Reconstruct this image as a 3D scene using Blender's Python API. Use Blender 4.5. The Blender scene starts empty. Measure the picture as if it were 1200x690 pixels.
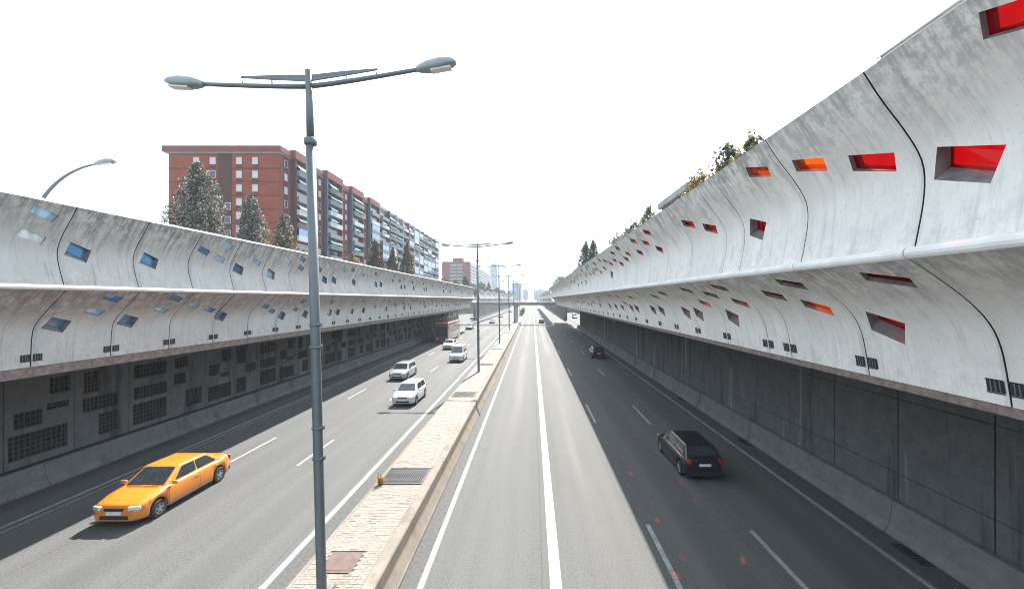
import bpy, bmesh, math, random
from mathutils import Vector, Matrix
from mathutils import noise as mnoise
from mathutils.geometry import delaunay_2d_cdt
R = math.radians
random.seed(7)
sc = bpy.context.scene
col = sc.collection

# ------------------------------------------------------------------ camera, sky, sun, exposure
cam_d = bpy.data.cameras.new('camera'); cam = bpy.data.objects.new('camera', cam_d); col.objects.link(cam)
cam.location = (0, 0, 8.0); cam.rotation_euler = (R(90), 0, 0)
cam_d.sensor_fit = 'HORIZONTAL'; cam_d.sensor_width = 36; cam_d.lens = 14.7
cam_d.shift_x = -0.02; cam_d.shift_y = 0.005; cam_d.clip_start = 0.1; cam_d.clip_end = 6000
sc.camera = cam

SUN = Vector((0.127, 0.94, 1.0)).normalized()
w = bpy.data.worlds.new('World'); sc.world = w; w.use_nodes = True
nt = w.node_tree; bg = nt.nodes['Background']
sky = nt.nodes.new('ShaderNodeTexSky'); sky.sky_type = 'NISHITA'; sky.sun_disc = False
sky.sun_elevation = math.asin(SUN.z); sky.sun_rotation = math.atan2(SUN.x, SUN.y)
sky.air_density = 1.0; sky.dust_density = 3.0; sky.ozone_density = 1.0
hs = nt.nodes.new('ShaderNodeHueSaturation'); hs.inputs['Saturation'].default_value = 1.0
nt.links.new(sky.outputs[0], hs.inputs['Color']); 
veil = nt.nodes.new('ShaderNodeMix'); veil.data_type = 'RGBA'; veil.inputs[0].default_value = 0.86   # thin white cloud veil over the whole sky
veil.inputs[7].default_value = (2.55, 3.05, 3.45, 1)
nt.links.new(hs.outputs[0], veil.inputs[6]); nt.links.new(veil.outputs[2], bg.inputs['Color'])
bg.inputs['Strength'].default_value = 0.15
sd = bpy.data.lights.new('sun', 'SUN'); sd.energy = 4.2; sd.angle = R(0.6); sd.color = (1.0, 0.955, 0.89)
so = bpy.data.objects.new('sun', sd); col.objects.link(so); so.location = (20, 60, 90)
so.rotation_euler = (-SUN).to_track_quat('-Z', 'Y').to_euler()
sc.view_settings.view_transform = 'Standard'; sc.view_settings.look = 'None'
sc.view_settings.exposure = 1.95; sc.view_settings.gamma = 1.0; sc.view_settings.use_curve_mapping = False
sc.render.engine = 'CYCLES'
cy = sc.cycles; cy.use_denoising = True; cy.max_bounces = 7; cy.diffuse_bounces = 4; cy.glossy_bounces = 3
cy.transparent_max_bounces = 12; cy.volume_bounces = 0; cy.filter_width = 1.0; cy.sample_clamp_indirect = 6; cy.caustics_reflective = False; cy.caustics_refractive = False
try: cy.use_light_tree = False
except Exception: pass

# ------------------------------------------------------------------ helpers
def empty(name, loc=(0, 0, 0), rz=0.0):
    o = bpy.data.objects.new(name, None); col.objects.link(o); o.location = loc; o.rotation_euler = (0, 0, rz)
    o.empty_display_size = 0.2; return o
def tag(o, label=None, cat=None, group=None, kind=None):
    if label: o['label'] = label
    if cat: o['category'] = cat
    if group: o['group'] = group
    if kind: o['kind'] = kind
    return o
def link(name, me, parent=None, loc=None, rot=None, mat=None):
    o = bpy.data.objects.new(name, me); col.objects.link(o)
    if parent is not None: o.parent = parent
    if loc is not None: o.location = loc
    if rot is not None: o.rotation_euler = rot
    if mat is not None and len(me.materials) == 0: me.materials.append(mat)
    return o
class MB:
    """collects faces, then links them as one mesh object"""
    def __init__(s): s.v = []; s.f = []; s.m = []; s.sm = []
    def face(s, pts, mi=0, smooth=False):
        b = len(s.v); s.v += [tuple(p) for p in pts]; s.f.append(tuple(range(b, b + len(pts)))); s.m.append(mi); s.sm.append(smooth)
    def box(s, x0, x1, y0, y1, z0, z1, mi=0, M=None):
        P = [(x0, y0, z0), (x1, y0, z0), (x1, y1, z0), (x0, y1, z0), (x0, y0, z1), (x1, y0, z1), (x1, y1, z1), (x0, y1, z1)]
        if M is not None: P = [tuple(M @ Vector(p)) for p in P]
        b = len(s.v); s.v += P
        for q in ((0, 3, 2, 1), (4, 5, 6, 7), (0, 1, 5, 4), (1, 2, 6, 5), (2, 3, 7, 6), (3, 0, 4, 7)):
            s.f.append(tuple(b + i for i in q)); s.m.append(mi); s.sm.append(False)
        return s
    def tube(s, pts, rad, n=10, mi=0, cap=True):
        pts = [Vector(p) for p in pts]; k = len(pts)
        if not isinstance(rad, (list, tuple)): rad = [rad] * k
        base = len(s.v); prev = None
        for i, p in enumerate(pts):
            d = (pts[min(i + 1, k - 1)] - pts[max(i - 1, 0)]).normalized()
            if prev is None:
                a = d.orthogonal().normalized()
            else:
                a = prev - d * prev.dot(d)
                a = a.normalized() if a.length > 1e-6 else d.orthogonal().normalized()
            prev = a; c = d.cross(a)
            for j in range(n):
                t = 2 * math.pi * j / n
                s.v.append(tuple(p + (a * math.cos(t) + c * math.sin(t)) * rad[i]))
        for i in range(k - 1):
            for j in range(n):
                s.f.append((base + i * n + j, base + i * n + (j + 1) % n, base + (i + 1) * n + (j + 1) % n, base + (i + 1) * n + j)); s.m.append(mi); s.sm.append(True)
        if cap:
            s.f.append(tuple(base + j for j in reversed(range(n)))); s.m.append(mi); s.sm.append(False)
            s.f.append(tuple(base + (k - 1) * n + j for j in range(n))); s.m.append(mi); s.sm.append(False)
        return s
    def loft(s, rings, mi=0, close=True, cap=True, smooth=True):
        n = len(rings[0]); base = len(s.v)
        for r in rings: s.v += [tuple(p) for p in r]
        for i in range(len(rings) - 1):
            for j in range(n if close else n - 1):
                a, b2 = base + i * n + j, base + i * n + (j + 1) % n
                s.f.append((a, b2, b2 + n, a + n)); s.m.append(mi); s.sm.append(smooth)
        if cap:
            s.f.append(tuple(base + j for j in reversed(range(n)))); s.m.append(mi); s.sm.append(False)
            s.f.append(tuple(base + (len(rings) - 1) * n + j for j in range(n))); s.m.append(mi); s.sm.append(False)
        return s
    def mesh(s, name, mats, recalc=False):
        me = bpy.data.meshes.new(name); me.from_pydata(s.v, [], s.f)
        for m in (mats if isinstance(mats, (list, tuple)) else [mats]): me.materials.append(m)
        me.polygons.foreach_set('material_index', s.m); me.polygons.foreach_set('use_smooth', s.sm)
        if recalc:
            b = bmesh.new(); b.from_mesh(me); bmesh.ops.recalc_face_normals(b, faces=b.faces); b.to_mesh(me); b.free()
        me.update(); return me
    def build(s, name, mats, parent=None, loc=None, rot=None, recalc=False):
        return link(name, s.mesh(name, mats, recalc), parent, loc, rot)
def bevel_mesh(me, off, seg=2, ang=R(30)):
    b = bmesh.new(); b.from_mesh(me); bmesh.ops.remove_doubles(b, verts=b.verts, dist=1e-4)
    es = [e for e in b.edges if len(e.link_faces) == 2 and e.calc_face_angle(0) > ang]
    bmesh.ops.bevel(b, geom=es, offset=off, segments=seg, affect='EDGES', profile=0.6, clamp_overlap=True)
    b.to_mesh(me); b.free()
    for p in me.polygons: p.use_smooth = True
    return me
def catmull(P, per=4):
    out = []
    for i in range(len(P) - 1):
        p0 = P[max(i - 1, 0)]; p1 = P[i]; p2 = P[i + 1]; p3 = P[min(i + 2, len(P) - 1)]
        for k in range(per):
            t = k / per
            out.append(tuple(0.5 * ((2 * b) + (-a + c) * t + (2 * a - 5 * b + 4 * c - d) * t * t + (-a + 3 * b - 3 * c + d) * t ** 3) for a, b, c, d in zip(p0, p1, p2, p3)))
    out.append(tuple(P[-1])); return out

# ------------------------------------------------------------------ materials
class NT:
    def __init__(s, name):
        s.m = bpy.data.materials.new(name); s.m.use_nodes = True; s.t = s.m.node_tree; s.b = s.t.nodes['Principled BSDF']
        s.out = s.t.nodes['Material Output']
    def n(s, typ, **kw):
        nd = s.t.nodes.new(typ)
        for k, v in kw.items():
            if hasattr(nd, k): setattr(nd, k, v)
        return nd
    def l(s, a, b): s.t.links.new(a, b)
    def val(s, x, sock):
        if isinstance(x, bpy.types.NodeSocket): s.l(x, sock)
        else: sock.default_value = x
    def math(s, op, a, b=0.0, clamp=False):
        nd = s.n('ShaderNodeMath', operation=op); nd.use_clamp = clamp; s.val(a, nd.inputs[0]); s.val(b, nd.inputs[1]); return nd.outputs[0]
    def mix(s, f, a, b, mode='MIX'):
        nd = s.n('ShaderNodeMix', data_type='RGBA', blend_type=mode); s.val(f, nd.inputs[0])
        s.val(a if isinstance(a, bpy.types.NodeSocket) else (*a[:3], 1), nd.inputs[6]); s.val(b if isinstance(b, bpy.types.NodeSocket) else (*b[:3], 1), nd.inputs[7]); return nd.outputs[2]
    def ramp(s, f, lo, hi):
        nd = s.n('ShaderNodeMapRange'); nd.clamp = True; s.val(f, nd.inputs[0]); nd.inputs[1].default_value = lo; nd.inputs[2].default_value = hi; return nd.outputs[0]
    def noise(s, vec, scale=1.0, detail=3.0, rough=0.55):
        nd = s.n('ShaderNodeTexNoise'); s.l(vec, nd.inputs['Vector']); nd.inputs['Scale'].default_value = scale; nd.inputs['Detail'].default_value = detail; nd.inputs['Roughness'].default_value = rough; return nd.outputs[0]
    def pos(s): return s.n('ShaderNodeNewGeometry').outputs['Position']
    def obj(s): return s.n('ShaderNodeTexCoord').outputs['Object']
    def sep(s, v):
        nd = s.n('ShaderNodeSeparateXYZ'); s.l(v, nd.inputs[0]); return nd.outputs
    def comb(s, x, y, z):
        nd = s.n('ShaderNodeCombineXYZ')
        for i, q in enumerate((x, y, z)): s.val(q, nd.inputs[i])
        return nd.outputs[0]
    def bump(s, h, strength=0.3, dist=0.02):
        nd = s.n('ShaderNodeBump'); s.l(h, nd.inputs['Height']); nd.inputs['Strength'].default_value = strength; nd.inputs['Distance'].default_value = dist; s.l(nd.outputs[0], s.b.inputs['Normal'])
    def set(s, color=None, rough=0.6, metal=0.0, spec=0.5, coat=0.0):
        if color is not None:
            if isinstance(color, bpy.types.NodeSocket): s.l(color, s.b.inputs['Base Color'])
            else: s.b.inputs['Base Color'].default_value = (*color, 1)
        s.val(rough, s.b.inputs['Roughness'])
        s.b.inputs['Metallic'].default_value = metal; s.b.inputs['Specular IOR Level'].default_value = spec; s.b.inputs['Coat Weight'].default_value = coat
        return s.m
def plain(name, c, rough=0.6, metal=0.0, spec=0.5, coat=0.0, var=0.12, scale=3.0):
    k = NT(name); f = k.noise(k.obj(), scale, 4)
    d = tuple(q * (1 - var) for q in c); e = tuple(min(1, q * (1 + var)) for q in c)
    return k.set(k.mix(k.ramp(f, 0.3, 0.7), d, e), rough, metal, spec, coat)

def concrete_panel(name, base, dark, warm, streak=1.0, rnd_=0.25, film_shade=0.0):
    k = NT(name); P = k.pos(); p = k.sep(P)
    uv = k.sep(k.n('ShaderNodeUVMap').outputs[0]); t = uv[1]
    s1 = k.noise(k.comb(k.math('MULTIPLY', p[1], 7.0), k.math('MULTIPLY', t, 0.6), p[0]), 1.0, 6, 0.7)
    s2 = k.noise(k.comb(k.math('MULTIPLY', p[1], 30.0), k.math('MULTIPLY', t, 1.4), p[0]), 1.0, 4, 0.65)
    bl = k.noise(P, 0.9, 5, 0.6); b2 = k.noise(P, 3.2, 7, 0.75); b4 = k.noise(P, 14.0, 4, 0.7)
    wet = k.noise(k.comb(k.math('MULTIPLY', p[1], 1.6), k.math('MULTIPLY', t, 0.5), p[0]), 1.0, 5, 0.6)
    c = k.mix(k.ramp(bl, 0.3, 0.72), base, tuple(q * 0.86 for q in base))
    c = k.mix(k.math('MULTIPLY', k.ramp(k.noise(P, 0.4, 3), 0.45, 0.7), 0.4), c, warm)
    c = k.mix(k.math('MULTIPLY', k.ramp(s1, 0.54, 0.68), 0.5 * streak), c, dark)
    c = k.mix(k.math('MULTIPLY', k.ramp(s2, 0.52, 0.70), 0.34 * streak), c, tuple(q * 0.5 for q in base))
    # soot and algae running down from the upper edge, uneven along the panel
    top = k.math('SUBTRACT', 1.0, k.ramp(k.math('ADD', t, k.math('MULTIPLY', k.math('SUBTRACT', wet, 0.5), -2.6)), 0.1, 1.5))
    soot = k.math('MULTIPLY', k.math('MULTIPLY', top, k.ramp(k.math('ADD', k.math('MULTIPLY', s1, 0.55), k.math('MULTIPLY', b2, 0.6)), 0.50, 0.63)), 0.9 * min(1, streak + .25))
    c = k.mix(soot, c, dark)
    edge = k.math('MULTIPLY', k.math('SUBTRACT', 1.0, k.ramp(t, 0.0, 0.16)), k.ramp(b2, 0.35, 0.6))
    c = k.mix(k.math('MULTIPLY', edge, 0.45), c, dark)
    low = k.ramp(t, 1.6, 2.9)
    c = k.mix(k.math('MULTIPLY', k.math('MULTIPLY', low, k.ramp(b2, 0.46, 0.72)), 0.45), c, dark)
    c = k.mix(k.math('MULTIPLY', k.ramp(b4, 0.60, 0.70), 0.4), c, dark)
    # grime beside the panel joints
    c = k.mix(k.math('MULTIPLY', k.math('MULTIPLY', k.math('SUBTRACT', 1.0, k.ramp(uv[0], 0.02, 0.22)), k.ramp(s2, 0.35, 0.65)), 0.4), c, dark)
    if film_shade:   # brown traffic grime the rain never washes, with underside shade painted in
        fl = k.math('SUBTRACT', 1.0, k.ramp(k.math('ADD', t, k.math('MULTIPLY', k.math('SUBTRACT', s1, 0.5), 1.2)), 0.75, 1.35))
        c = k.mix(k.math('MULTIPLY', k.math('MULTIPLY', fl, k.ramp(b2, 0.2, 0.6)), film_shade), c, (0.27, 0.205, 0.175))
    rnd = k.n('ShaderNodeObjectInfo').outputs['Random']
    c = k.mix(k.math('MULTIPLY', rnd, rnd_), c, tuple(q * 0.75 for q in base))
    k.bump(k.math('ADD', k.math('MULTIPLY', s2, 0.6), b2), 0.25, 0.012)
    return k.set(c, 0.82, 0, 0.25)
M = {}
M['conc_r'] = concrete_panel('pale_concrete', (0.84, 0.81, 0.76), (0.31, 0.30, 0.29), (0.78, 0.735, 0.69), 0.7)
M['conc_l'] = concrete_panel('grey_concrete', (0.58, 0.56, 0.53), (0.19, 0.18, 0.178), (0.48, 0.415, 0.38))
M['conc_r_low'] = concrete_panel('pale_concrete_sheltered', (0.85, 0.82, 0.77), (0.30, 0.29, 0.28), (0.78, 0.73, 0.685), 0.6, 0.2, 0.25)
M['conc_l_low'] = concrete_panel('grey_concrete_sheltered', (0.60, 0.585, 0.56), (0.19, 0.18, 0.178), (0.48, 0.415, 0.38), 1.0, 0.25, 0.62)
M['nose'] = plain('ledge_concrete', (0.78, 0.75, 0.72), 0.75, var=0.1, scale=2.0)
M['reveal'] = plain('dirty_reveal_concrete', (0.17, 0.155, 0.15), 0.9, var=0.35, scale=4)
M['seal'] = plain('joint_seal', (0.05, 0.043, 0.042), 0.8)
M['lip'] = plain('stained_edge_concrete', (0.20, 0.155, 0.135), 0.9, var=0.35, scale=5)
M['dark'] = plain('dark_void', (0.018, 0.02, 0.022), 0.8)
M['bar'] = plain('grey_bar', (0.12, 0.12, 0.125), 0.6)
def glass(name, c, dif, tr=0.62):
    k = NT(name); T = k.n('ShaderNodeBsdfTransparent'); T.inputs[0].default_value = (*c, 1)
    k.set(dif, 0.08, 0, 0.6)
    n = k.noise(k.obj(), 1.6, 3); f = k.math('ADD', k.math('MULTIPLY', k.ramp(n, 0.3, 0.7), 0.16), tr - 0.08)
    mx = k.n('ShaderNodeMixShader'); k.l(f, mx.inputs[0]); k.l(k.b.outputs[0], mx.inputs[1]); k.l(T.outputs[0], mx.inputs[2]); k.l(mx.outputs[0], k.out.inputs[0]); return k.m
M['g_red'] = glass('red_glass', (0.74, 0.008, 0.024), (0.42, 0.006, 0.014), 0.76)
M['g_orange'] = glass('orange_glass', (1.0, 0.30, 0.004), (0.8, 0.17, 0.006), 0.78)
M['g_blue'] = glass('blue_glass', (0.30, 0.48, 0.66), (0.19, 0.33, 0.48), 0.5)  # tinted panes; reflected sky painted into the diffuse colour of both blue glasses
M['g_sky'] = glass('pale_blue_glass', (0.52, 0.70, 0.80), (0.50, 0.66, 0.74), 0.45)
M['g_pale'] = glass('pale_glass', (0.75, 0.80, 0.79), (0.80, 0.82, 0.80), 0.4)

def asphalt(name, base, tint, ctr, per):
    k = NT(name); P = k.pos(); p = k.sep(P)
    fine = k.noise(P, 17.0, 4, 0.9); grit = k.noise(P, 95.0, 1, 0.5); mid = k.noise(P, 2.2, 5, 0.7); big = k.noise(k.comb(p[0], k.math('MULTIPLY', p[1], 0.06), p[2]), 1.1, 4)
    c = k.mix(k.ramp(fine, 0.34, 0.66), tuple(q * 0.40 for q in base), tuple(q * 1.62 for q in base))
    c = k.mix(k.math('MULTIPLY', k.ramp(grit, 0.6, 0.75), 0.35), c, tuple(q * 2.4 for q in base))
    c = k.mix(k.math('MULTIPLY', k.ramp(big, 0.35, 0.7), 0.5), c, tint)
    # oil-darkened lane centres and fainter rolled wheel tracks
    ph = k.math('MULTIPLY', k.math('SUBTRACT', p[0], ctr), 2 * math.pi / per)
    oil = k.math('MULTIPLY', k.ramp(k.math('COSINE', ph), 0.2, 1.0), k.ramp(k.math('ADD', k.math('MULTIPLY', mid, 0.5), k.math('MULTIPLY', big, 0.6)), 0.3, 0.72))
    c = k.mix(k.math('MULTIPLY', oil, 0.50), c, tuple(q * 0.55 for q in base))
    trk = k.ramp(k.math('COSINE', k.math('MULTIPLY', ph, 2.0)), -0.4, -1.0)
    c = k.mix(k.math('MULTIPLY', trk, 0.22), c, tuple(q * 1.5 for q in base))
    # construction seams between lanes and tar-sealed cracks
    wob = k.math('MULTIPLY', k.math('SUBTRACT', k.noise(k.comb(0.0, p[1], 0.0), 0.8, 3), 0.5), 0.12)
    sm = k.math('ABSOLUTE', k.math('SINE', k.math('MULTIPLY', k.math('SUBTRACT', k.math('ADD', p[0], wob), ctr + per * 0.42), math.pi / per)))
    c = k.mix(k.math('MULTIPLY', k.math('SUBTRACT', 1.0, k.ramp(sm, 0.008, 0.022)), 0.45), c, tuple(q * 0.4 for q in base))
    vo = k.n('ShaderNodeTexVoronoi', feature='DISTANCE_TO_EDGE'); k.l(k.comb(k.math('ADD', k.math('MULTIPLY', p[0], 0.16), k.math('MULTIPLY', mid, 0.12)), k.math('ADD', k.math('MULTIPLY', p[1], 0.07), k.math('MULTIPLY', fine, 0.02)), 0.0), vo.inputs['Vector']); vo.inputs['Scale'].default_value = 1.0
    c = k.mix(k.math('MULTIPLY', k.math('SUBTRACT', 1.0, k.ramp(vo.outputs['Distance'], 0.001, 0.004)), 0.16), c, tuple(q * 0.35 for q in base))
    k.bump(fine, 0.5, 0.012)
    return k.set(c, k.math('SUBTRACT', 0.88, k.math('MULTIPLY', oil, 0.18)), 0, 0.3)
M['asphalt'] = asphalt('asphalt', (0.077, 0.0765, 0.074), (0.099, 0.098, 0.094), -1.2, 3.53)
M['asphalt_l'] = asphalt('asphalt_oncoming', (0.076, 0.076, 0.0755), (0.098, 0.098, 0.096), -9.4, 3.72)
def worn_paint(name, c, under):
    k = NT(name); P = k.pos(); f = k.noise(P, 14.0, 5, 0.7); g = k.noise(P, 1.2, 3)
    k.set(k.mix(k.math('MULTIPLY', k.ramp(k.math('ADD', f, k.math('MULTIPLY', g, 0.4)), 0.56, 0.84), 0.85), c, under), 0.7); return k.m
M['paint'] = worn_paint('road_paint', (0.34, 0.34, 0.33), (0.08, 0.08, 0.08))
M['gutter'] = plain('gutter_asphalt', (0.062, 0.061, 0.06), 0.9, var=0.3, scale=9)

def stained(name, base, dark, light, sx=2.2, vert='z'):
    k = NT(name); P = k.pos(); p = k.sep(P)
    v = k.noise(k.comb(p[0], k.math('MULTIPLY', p[1], sx), k.math('MULTIPLY', p[2], 0.12)), 1.0, 5, 0.65)
    v2 = k.noise(k.comb(p[0], k.math('MULTIPLY', p[1], sx * 0.55), k.math('MULTIPLY', p[2], 0.06)), 1.0, 3, 0.5)
    b = k.noise(P, 2.0, 6, 0.7); b3 = k.noise(P, 9, 4, 0.7)
    c = k.mix(k.ramp(b, 0.3, 0.7), base, tuple(q * 0.7 for q in base))
    c = k.mix(k.math('MULTIPLY', k.ramp(v, 0.55, 0.66), 0.8), c, dark)
    c = k.mix(k.math('MULTIPLY', k.ramp(v2, 0.62, 0.67), 0.6), c, light)
    c = k.mix(k.math('MULTIPLY', k.ramp(b3, 0.58, 0.75), 0.4), c, dark)
    k.bump(k.math('ADD', b, b3), 0.3, 0.02)
    return k.set(c, 0.9, 0, 0.2)
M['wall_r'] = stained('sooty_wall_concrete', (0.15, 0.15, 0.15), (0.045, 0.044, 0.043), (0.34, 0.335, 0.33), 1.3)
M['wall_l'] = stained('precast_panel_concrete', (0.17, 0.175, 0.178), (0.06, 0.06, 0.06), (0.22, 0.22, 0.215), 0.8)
M['jersey'] = stained('barrier_concrete', (0.19, 0.19, 0.187), (0.09, 0.088, 0.086), (0.24, 0.235, 0.23), 0.7)
M['tan'] = stained('tan_barrier_concrete', (0.215, 0.186, 0.158), (0.135, 0.112, 0.093), (0.24, 0.220, 0.196), 0.6)
k = NT('paver_brick')
rnd = k.math('FRACT', k.math('ADD', k.n('ShaderNodeNewGeometry').outputs['Random Per Island'], k.n('ShaderNodeObjectInfo').outputs['Random']))
c = k.mix(rnd, (0.180, 0.150, 0.124), (0.225, 0.198, 0.170)); c = k.mix(k.ramp(rnd, 0.93, 0.99), c, (0.13, 0.098, 0.082))
c = k.mix(k.math('MULTIPLY', k.ramp(k.noise(k.pos(), 1.3, 5), 0.45, 0.75), 0.35), c, (0.18, 0.155, 0.135))
M['brick'] = k.set(c, 0.85)
M['mortar'] = plain('sand_joint', (0.135, 0.112, 0.094), 0.95, var=0.2, scale=12)
M['grate'] = plain('galvanised_grate', (0.07, 0.07, 0.073), 0.5, 0.6)
M['cover'] = plain('rusty_cover', (0.085, 0.05, 0.043), 0.7, 0.2, var=0.35, scale=4)
M['steel'] = plain('painted_steel', (0.125, 0.138, 0.143), 0.45, 0.35, var=0.08)
M['head'] = plain('lamp_housing', (0.24, 0.27, 0.275), 0.4, 0.2)
M['lens'] = plain('lamp_lens', (0.62, 0.60, 0.58), 0.15)
M['rail'] = plain('aluminium_rail', (0.5, 0.5, 0.49), 0.35, 0.6)
M['deck'] = plain('deck_concrete', (0.30, 0.29, 0.28), 0.9, var=0.2, scale=0.5)
M['ground'] = plain('ground_earth', (0.20, 0.19, 0.17), 0.95, var=0.25, scale=0.05)
M['soffit'] = plain('soffit_concrete', (0.20, 0.19, 0.18), 0.9)

# ------------------------------------------------------------------ ground, decks, roads
g = MB(); g.face([(-1250, -60, -0.25), (1250, -60, -0.25), (1250, 1500, -0.25), (-1250, 1500, -0.25)])
tag(g.build('ground', M['ground']), kind='structure')
def slab(name, x0, x1, y0, y1, z0, z1, mat):
    m = MB(); m.box(x0, x1, y0, y1, z0, z1); return tag(m.build(name, mat), kind='structure')
slab('road', -5.0, 12.9, -40, 900, -0.2, 0.0, M['asphalt'])
slab('road', -22.0, -5.0, -40, 900, -0.2, -0.002, M['asphalt_l'])
roadR = [o for o in col.objects if o.name.startswith('road')][0]; roadL = [o for o in col.objects if o.name.startswith('road')][1]
# slip roads behind the gaps
slab('slip_road', 12.9, 60, 112, 420, -0.2, -0.004, M['asphalt'])
slab('slip_road', -70, -22.0, 122, 420, -0.2, -0.006, M['asphalt_l'])
# upper decks, level with the service roads
DZ = 7.35
slab('upper_deck', 8.0, 1200, -40, 112, 6.45, DZ, M['deck'])
slab('upper_deck', 8.0, 12.6, 112, 150, 6.45, DZ - 0.003, M['deck'])
slab('upper_deck', 40, 1200, 112, 1450, 0.0, DZ - 0.006, M['deck'])
slab('upper_deck', 13.4, 40.0, 260, 1450, 0.0, DZ - 0.009, M['deck'])
slab('upper_deck', -1200, -16.75, -40, 108, 5.9, 6.7, M['deck'])
slab('upper_deck', -1200, -48, 108, 1450, 0.0, 6.69, M['deck'])
slab('upper_deck', -48.0, -22.4, 240, 1450, 0.0, 6.68, M['deck'])
for nm, a in (('added_backing', (7.95, 8.25, -2, 134, DZ, 9.0)), ('added_backing', (6.33, 7.1, -2, 134, 8.80, 8.9)), ('added_backing', (-17.4, -17.1, 4, 108, 6.7, 7.5))):  # added upstands and cover plate behind lower panels, darkening the right-hand openings
    slab(nm, *a, M['deck'])
# markings
def strip(x, wd, y0, y1, parent, name='edge_line', z=0.004):
    m = MB(); m.face([(x - wd / 2, y0, z), (x + wd / 2, y0, z), (x + wd / 2, y1, z), (x - wd / 2, y1, z)]); return m.build(name, M['paint'], parent)
strip(-3.12, 0.17, -30, 700, roadR); strip(0.66, 0.33, -30, 700, roadR, 'lane_line'); strip(11.1, 0.17, -30, 700, roadR)
strip(-7.5, 0.2, -30, 700, roadL); strip(-18.65, 0.15, -30, 700, roadL); strip(-18.25, 0.07, -30, 700, roadL)
dash_me = {}
def dash(x, y0, ln, wd, parent):
    key = (ln, wd)
    if key not in dash_me:
        m = MB(); m.face([(-wd / 2, 0, 0), (wd / 2, 0, 0), (wd / 2, ln, 0), (-wd / 2, ln, 0)]); dash_me[key] = m.mesh('lane_dash', M['paint'])
    link('lane_dash', dash_me[key], parent, (x, y0, 0.004))
for i in range(-1, 16):
    dash(4.1, 10.2 + 17 * i, 4.7, 0.16, roadR); dash(7.58, 9.8 + 17 * i, 4.7, 0.16, roadR)
for i in range(-1, 20):
    dash(-11.35, 20.2 + 13.1 * i, 3.7, 0.14, roadL); dash(-14.9, 20.6 + 13.1 * i, 3.7, 0.14, roadL)
m = MB(); m.face([(-3.7, -30, 0.003), (-3.24, -30, 0.003), (-3.24, 400, 0.003), (-3.7, 400, 0.003)]); m.build('gutter_strip', M['gutter'], roadR)
m = MB(); m.face([(-7.35, -30, 0.003), (-6.2, -30, 0.003), (-6.2, 400, 0.003), (-7.35, 400, 0.003)]); m.build('gutter_strip', M['gutter'], roadL)
m = MB(); m.face([(11.3, -30, 0.003), (12.3, -30, 0.003), (12.3, 400, 0.003), (11.3, 400, 0.003)]); m.build('gutter_strip', M['gutter'], roadR)
for y in (8.6, 12.6, 23.0, 33.0):
    m = MB()
    for q in range(9): m.box(11.75, 12.10, y + q * 0.12, y + q * 0.12 + 0.05, 0.004, 0.02)
    m.face([(11.72, y - 0.05, 0.006), (12.12, y - 0.05, 0.006), (12.12, y + 1.1, 0.006), (11.72, y + 1.1, 0.006)], 1)
    m.build('drain_grate', [M['grate'], M['dark']], roadR)

# ------------------------------------------------------------------ median with barrier, pavers, grates
MH = 0.75
med = empty('median_strip', (-5.0, 40, 0)); tag(med, 'raised brick-paved median strip with a tan concrete barrier face between the carriageways', 'median')
def mp(o):  # parent keeping world placement (parents carry no rotation)
    return o
def under(parent, o):
    o.parent = parent; o.location = Vector(o.location) - parent.location; return o
segs = []
yy = -12.0
ringp = [(-4.32, MH - 0.03), (-4.32, MH + 0.0), (-4.29, MH + 0.035), (-4.0, MH + 0.035), (-3.965, MH + 0.0), (-3.93, 0.40), (-3.90, 0.34), (-3.74, 0.10), (-3.70, 0.06), (-3.70, 0.0), (-4.6, 0.0), (-4.6, MH - 0.03)]
while yy < 136:
    L = 10.1
    m = MB(); m.loft([[(x, yy + 0.015, z) for x, z in ringp], [(x, yy + L - 0.015, z) for x, z in ringp]], smooth=False)
    under(med, m.build('barrier_segment', M['tan'], recalc=True))
    m = MB(); ring2 = [(-6.22, 0.0), (-6.22, MH - 0.02), (-6.2, MH + 0.012), (-6.12, MH + 0.012), (-6.10, MH), (-6.10, 0.0)]
    m.loft([[(x, yy + 0.01, z) for x, z in ring2], [(x, yy + L - 0.01, z) for x, z in ring2]], smooth=False)
    under(med, m.build('kerb', M['tan'], recalc=True))
    yy += L
m = MB(); m.box(-6.10, -4.6, -12, 136, 0.0, MH - 0.022); m.box(-4.6, -4.33, -12, 136, MH - 0.05, MH - 0.023); under(med, m.build('base', M['mortar']))
GR = [16.5, 31.3, 46.2, 60.8, 75.5, 90.0]
def in_hole(x, y):
    for gy in GR:
        if gy - 0.12 < y < gy + 1.55: return True
    return 11.05 < y < 12.05 and -5.75 < x < -4.8
bw, bd = 0.203, 0.1015
bm_ = MB(); bm_.box(-0.0965, 0.0965, -0.0465, 0.0465, -0.02, 0.0); brick_me = bm_.mesh('brick', M['brick'])
rest = MB(); nb = 0; row = 0; y = 10.30
while y < 62:
    off = (row % 2) * bw * 0.5; x = -6.1 + bw * 0.5 + off
    while x < -4.42:
        if not in_hole(x, y):
            dz = random.uniform(-0.004, 0.004) - (0.01 if random.random() < 0.02 else 0)
            if nb < 300:
                o = link('brick', brick_me, med, Vector((x, y, MH + dz)) - med.location, (random.uniform(-.02, .02), random.uniform(-.02, .02), random.uniform(-.02, .02))); nb += 1
            else:
                rest.box(x - 0.0965, x + 0.0965, y - 0.0465, y + 0.0465, MH - 0.02, MH + dz)
        x += bw
    if off and not in_hole(-6.05, y): rest.box(-6.097, -6.005, y - 0.0465, y + 0.0465, MH - 0.02, MH)
    if not in_hole(-4.4, y): rest.box(x - bw * 0.5 + 0.004, -4.325, y - 0.0465, y + 0.0465, MH - 0.02, MH)
    y += bd; row += 1
o = under(med, rest.build('brick_paving', M['brick'])); o['kind'] = 'stuff'
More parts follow.
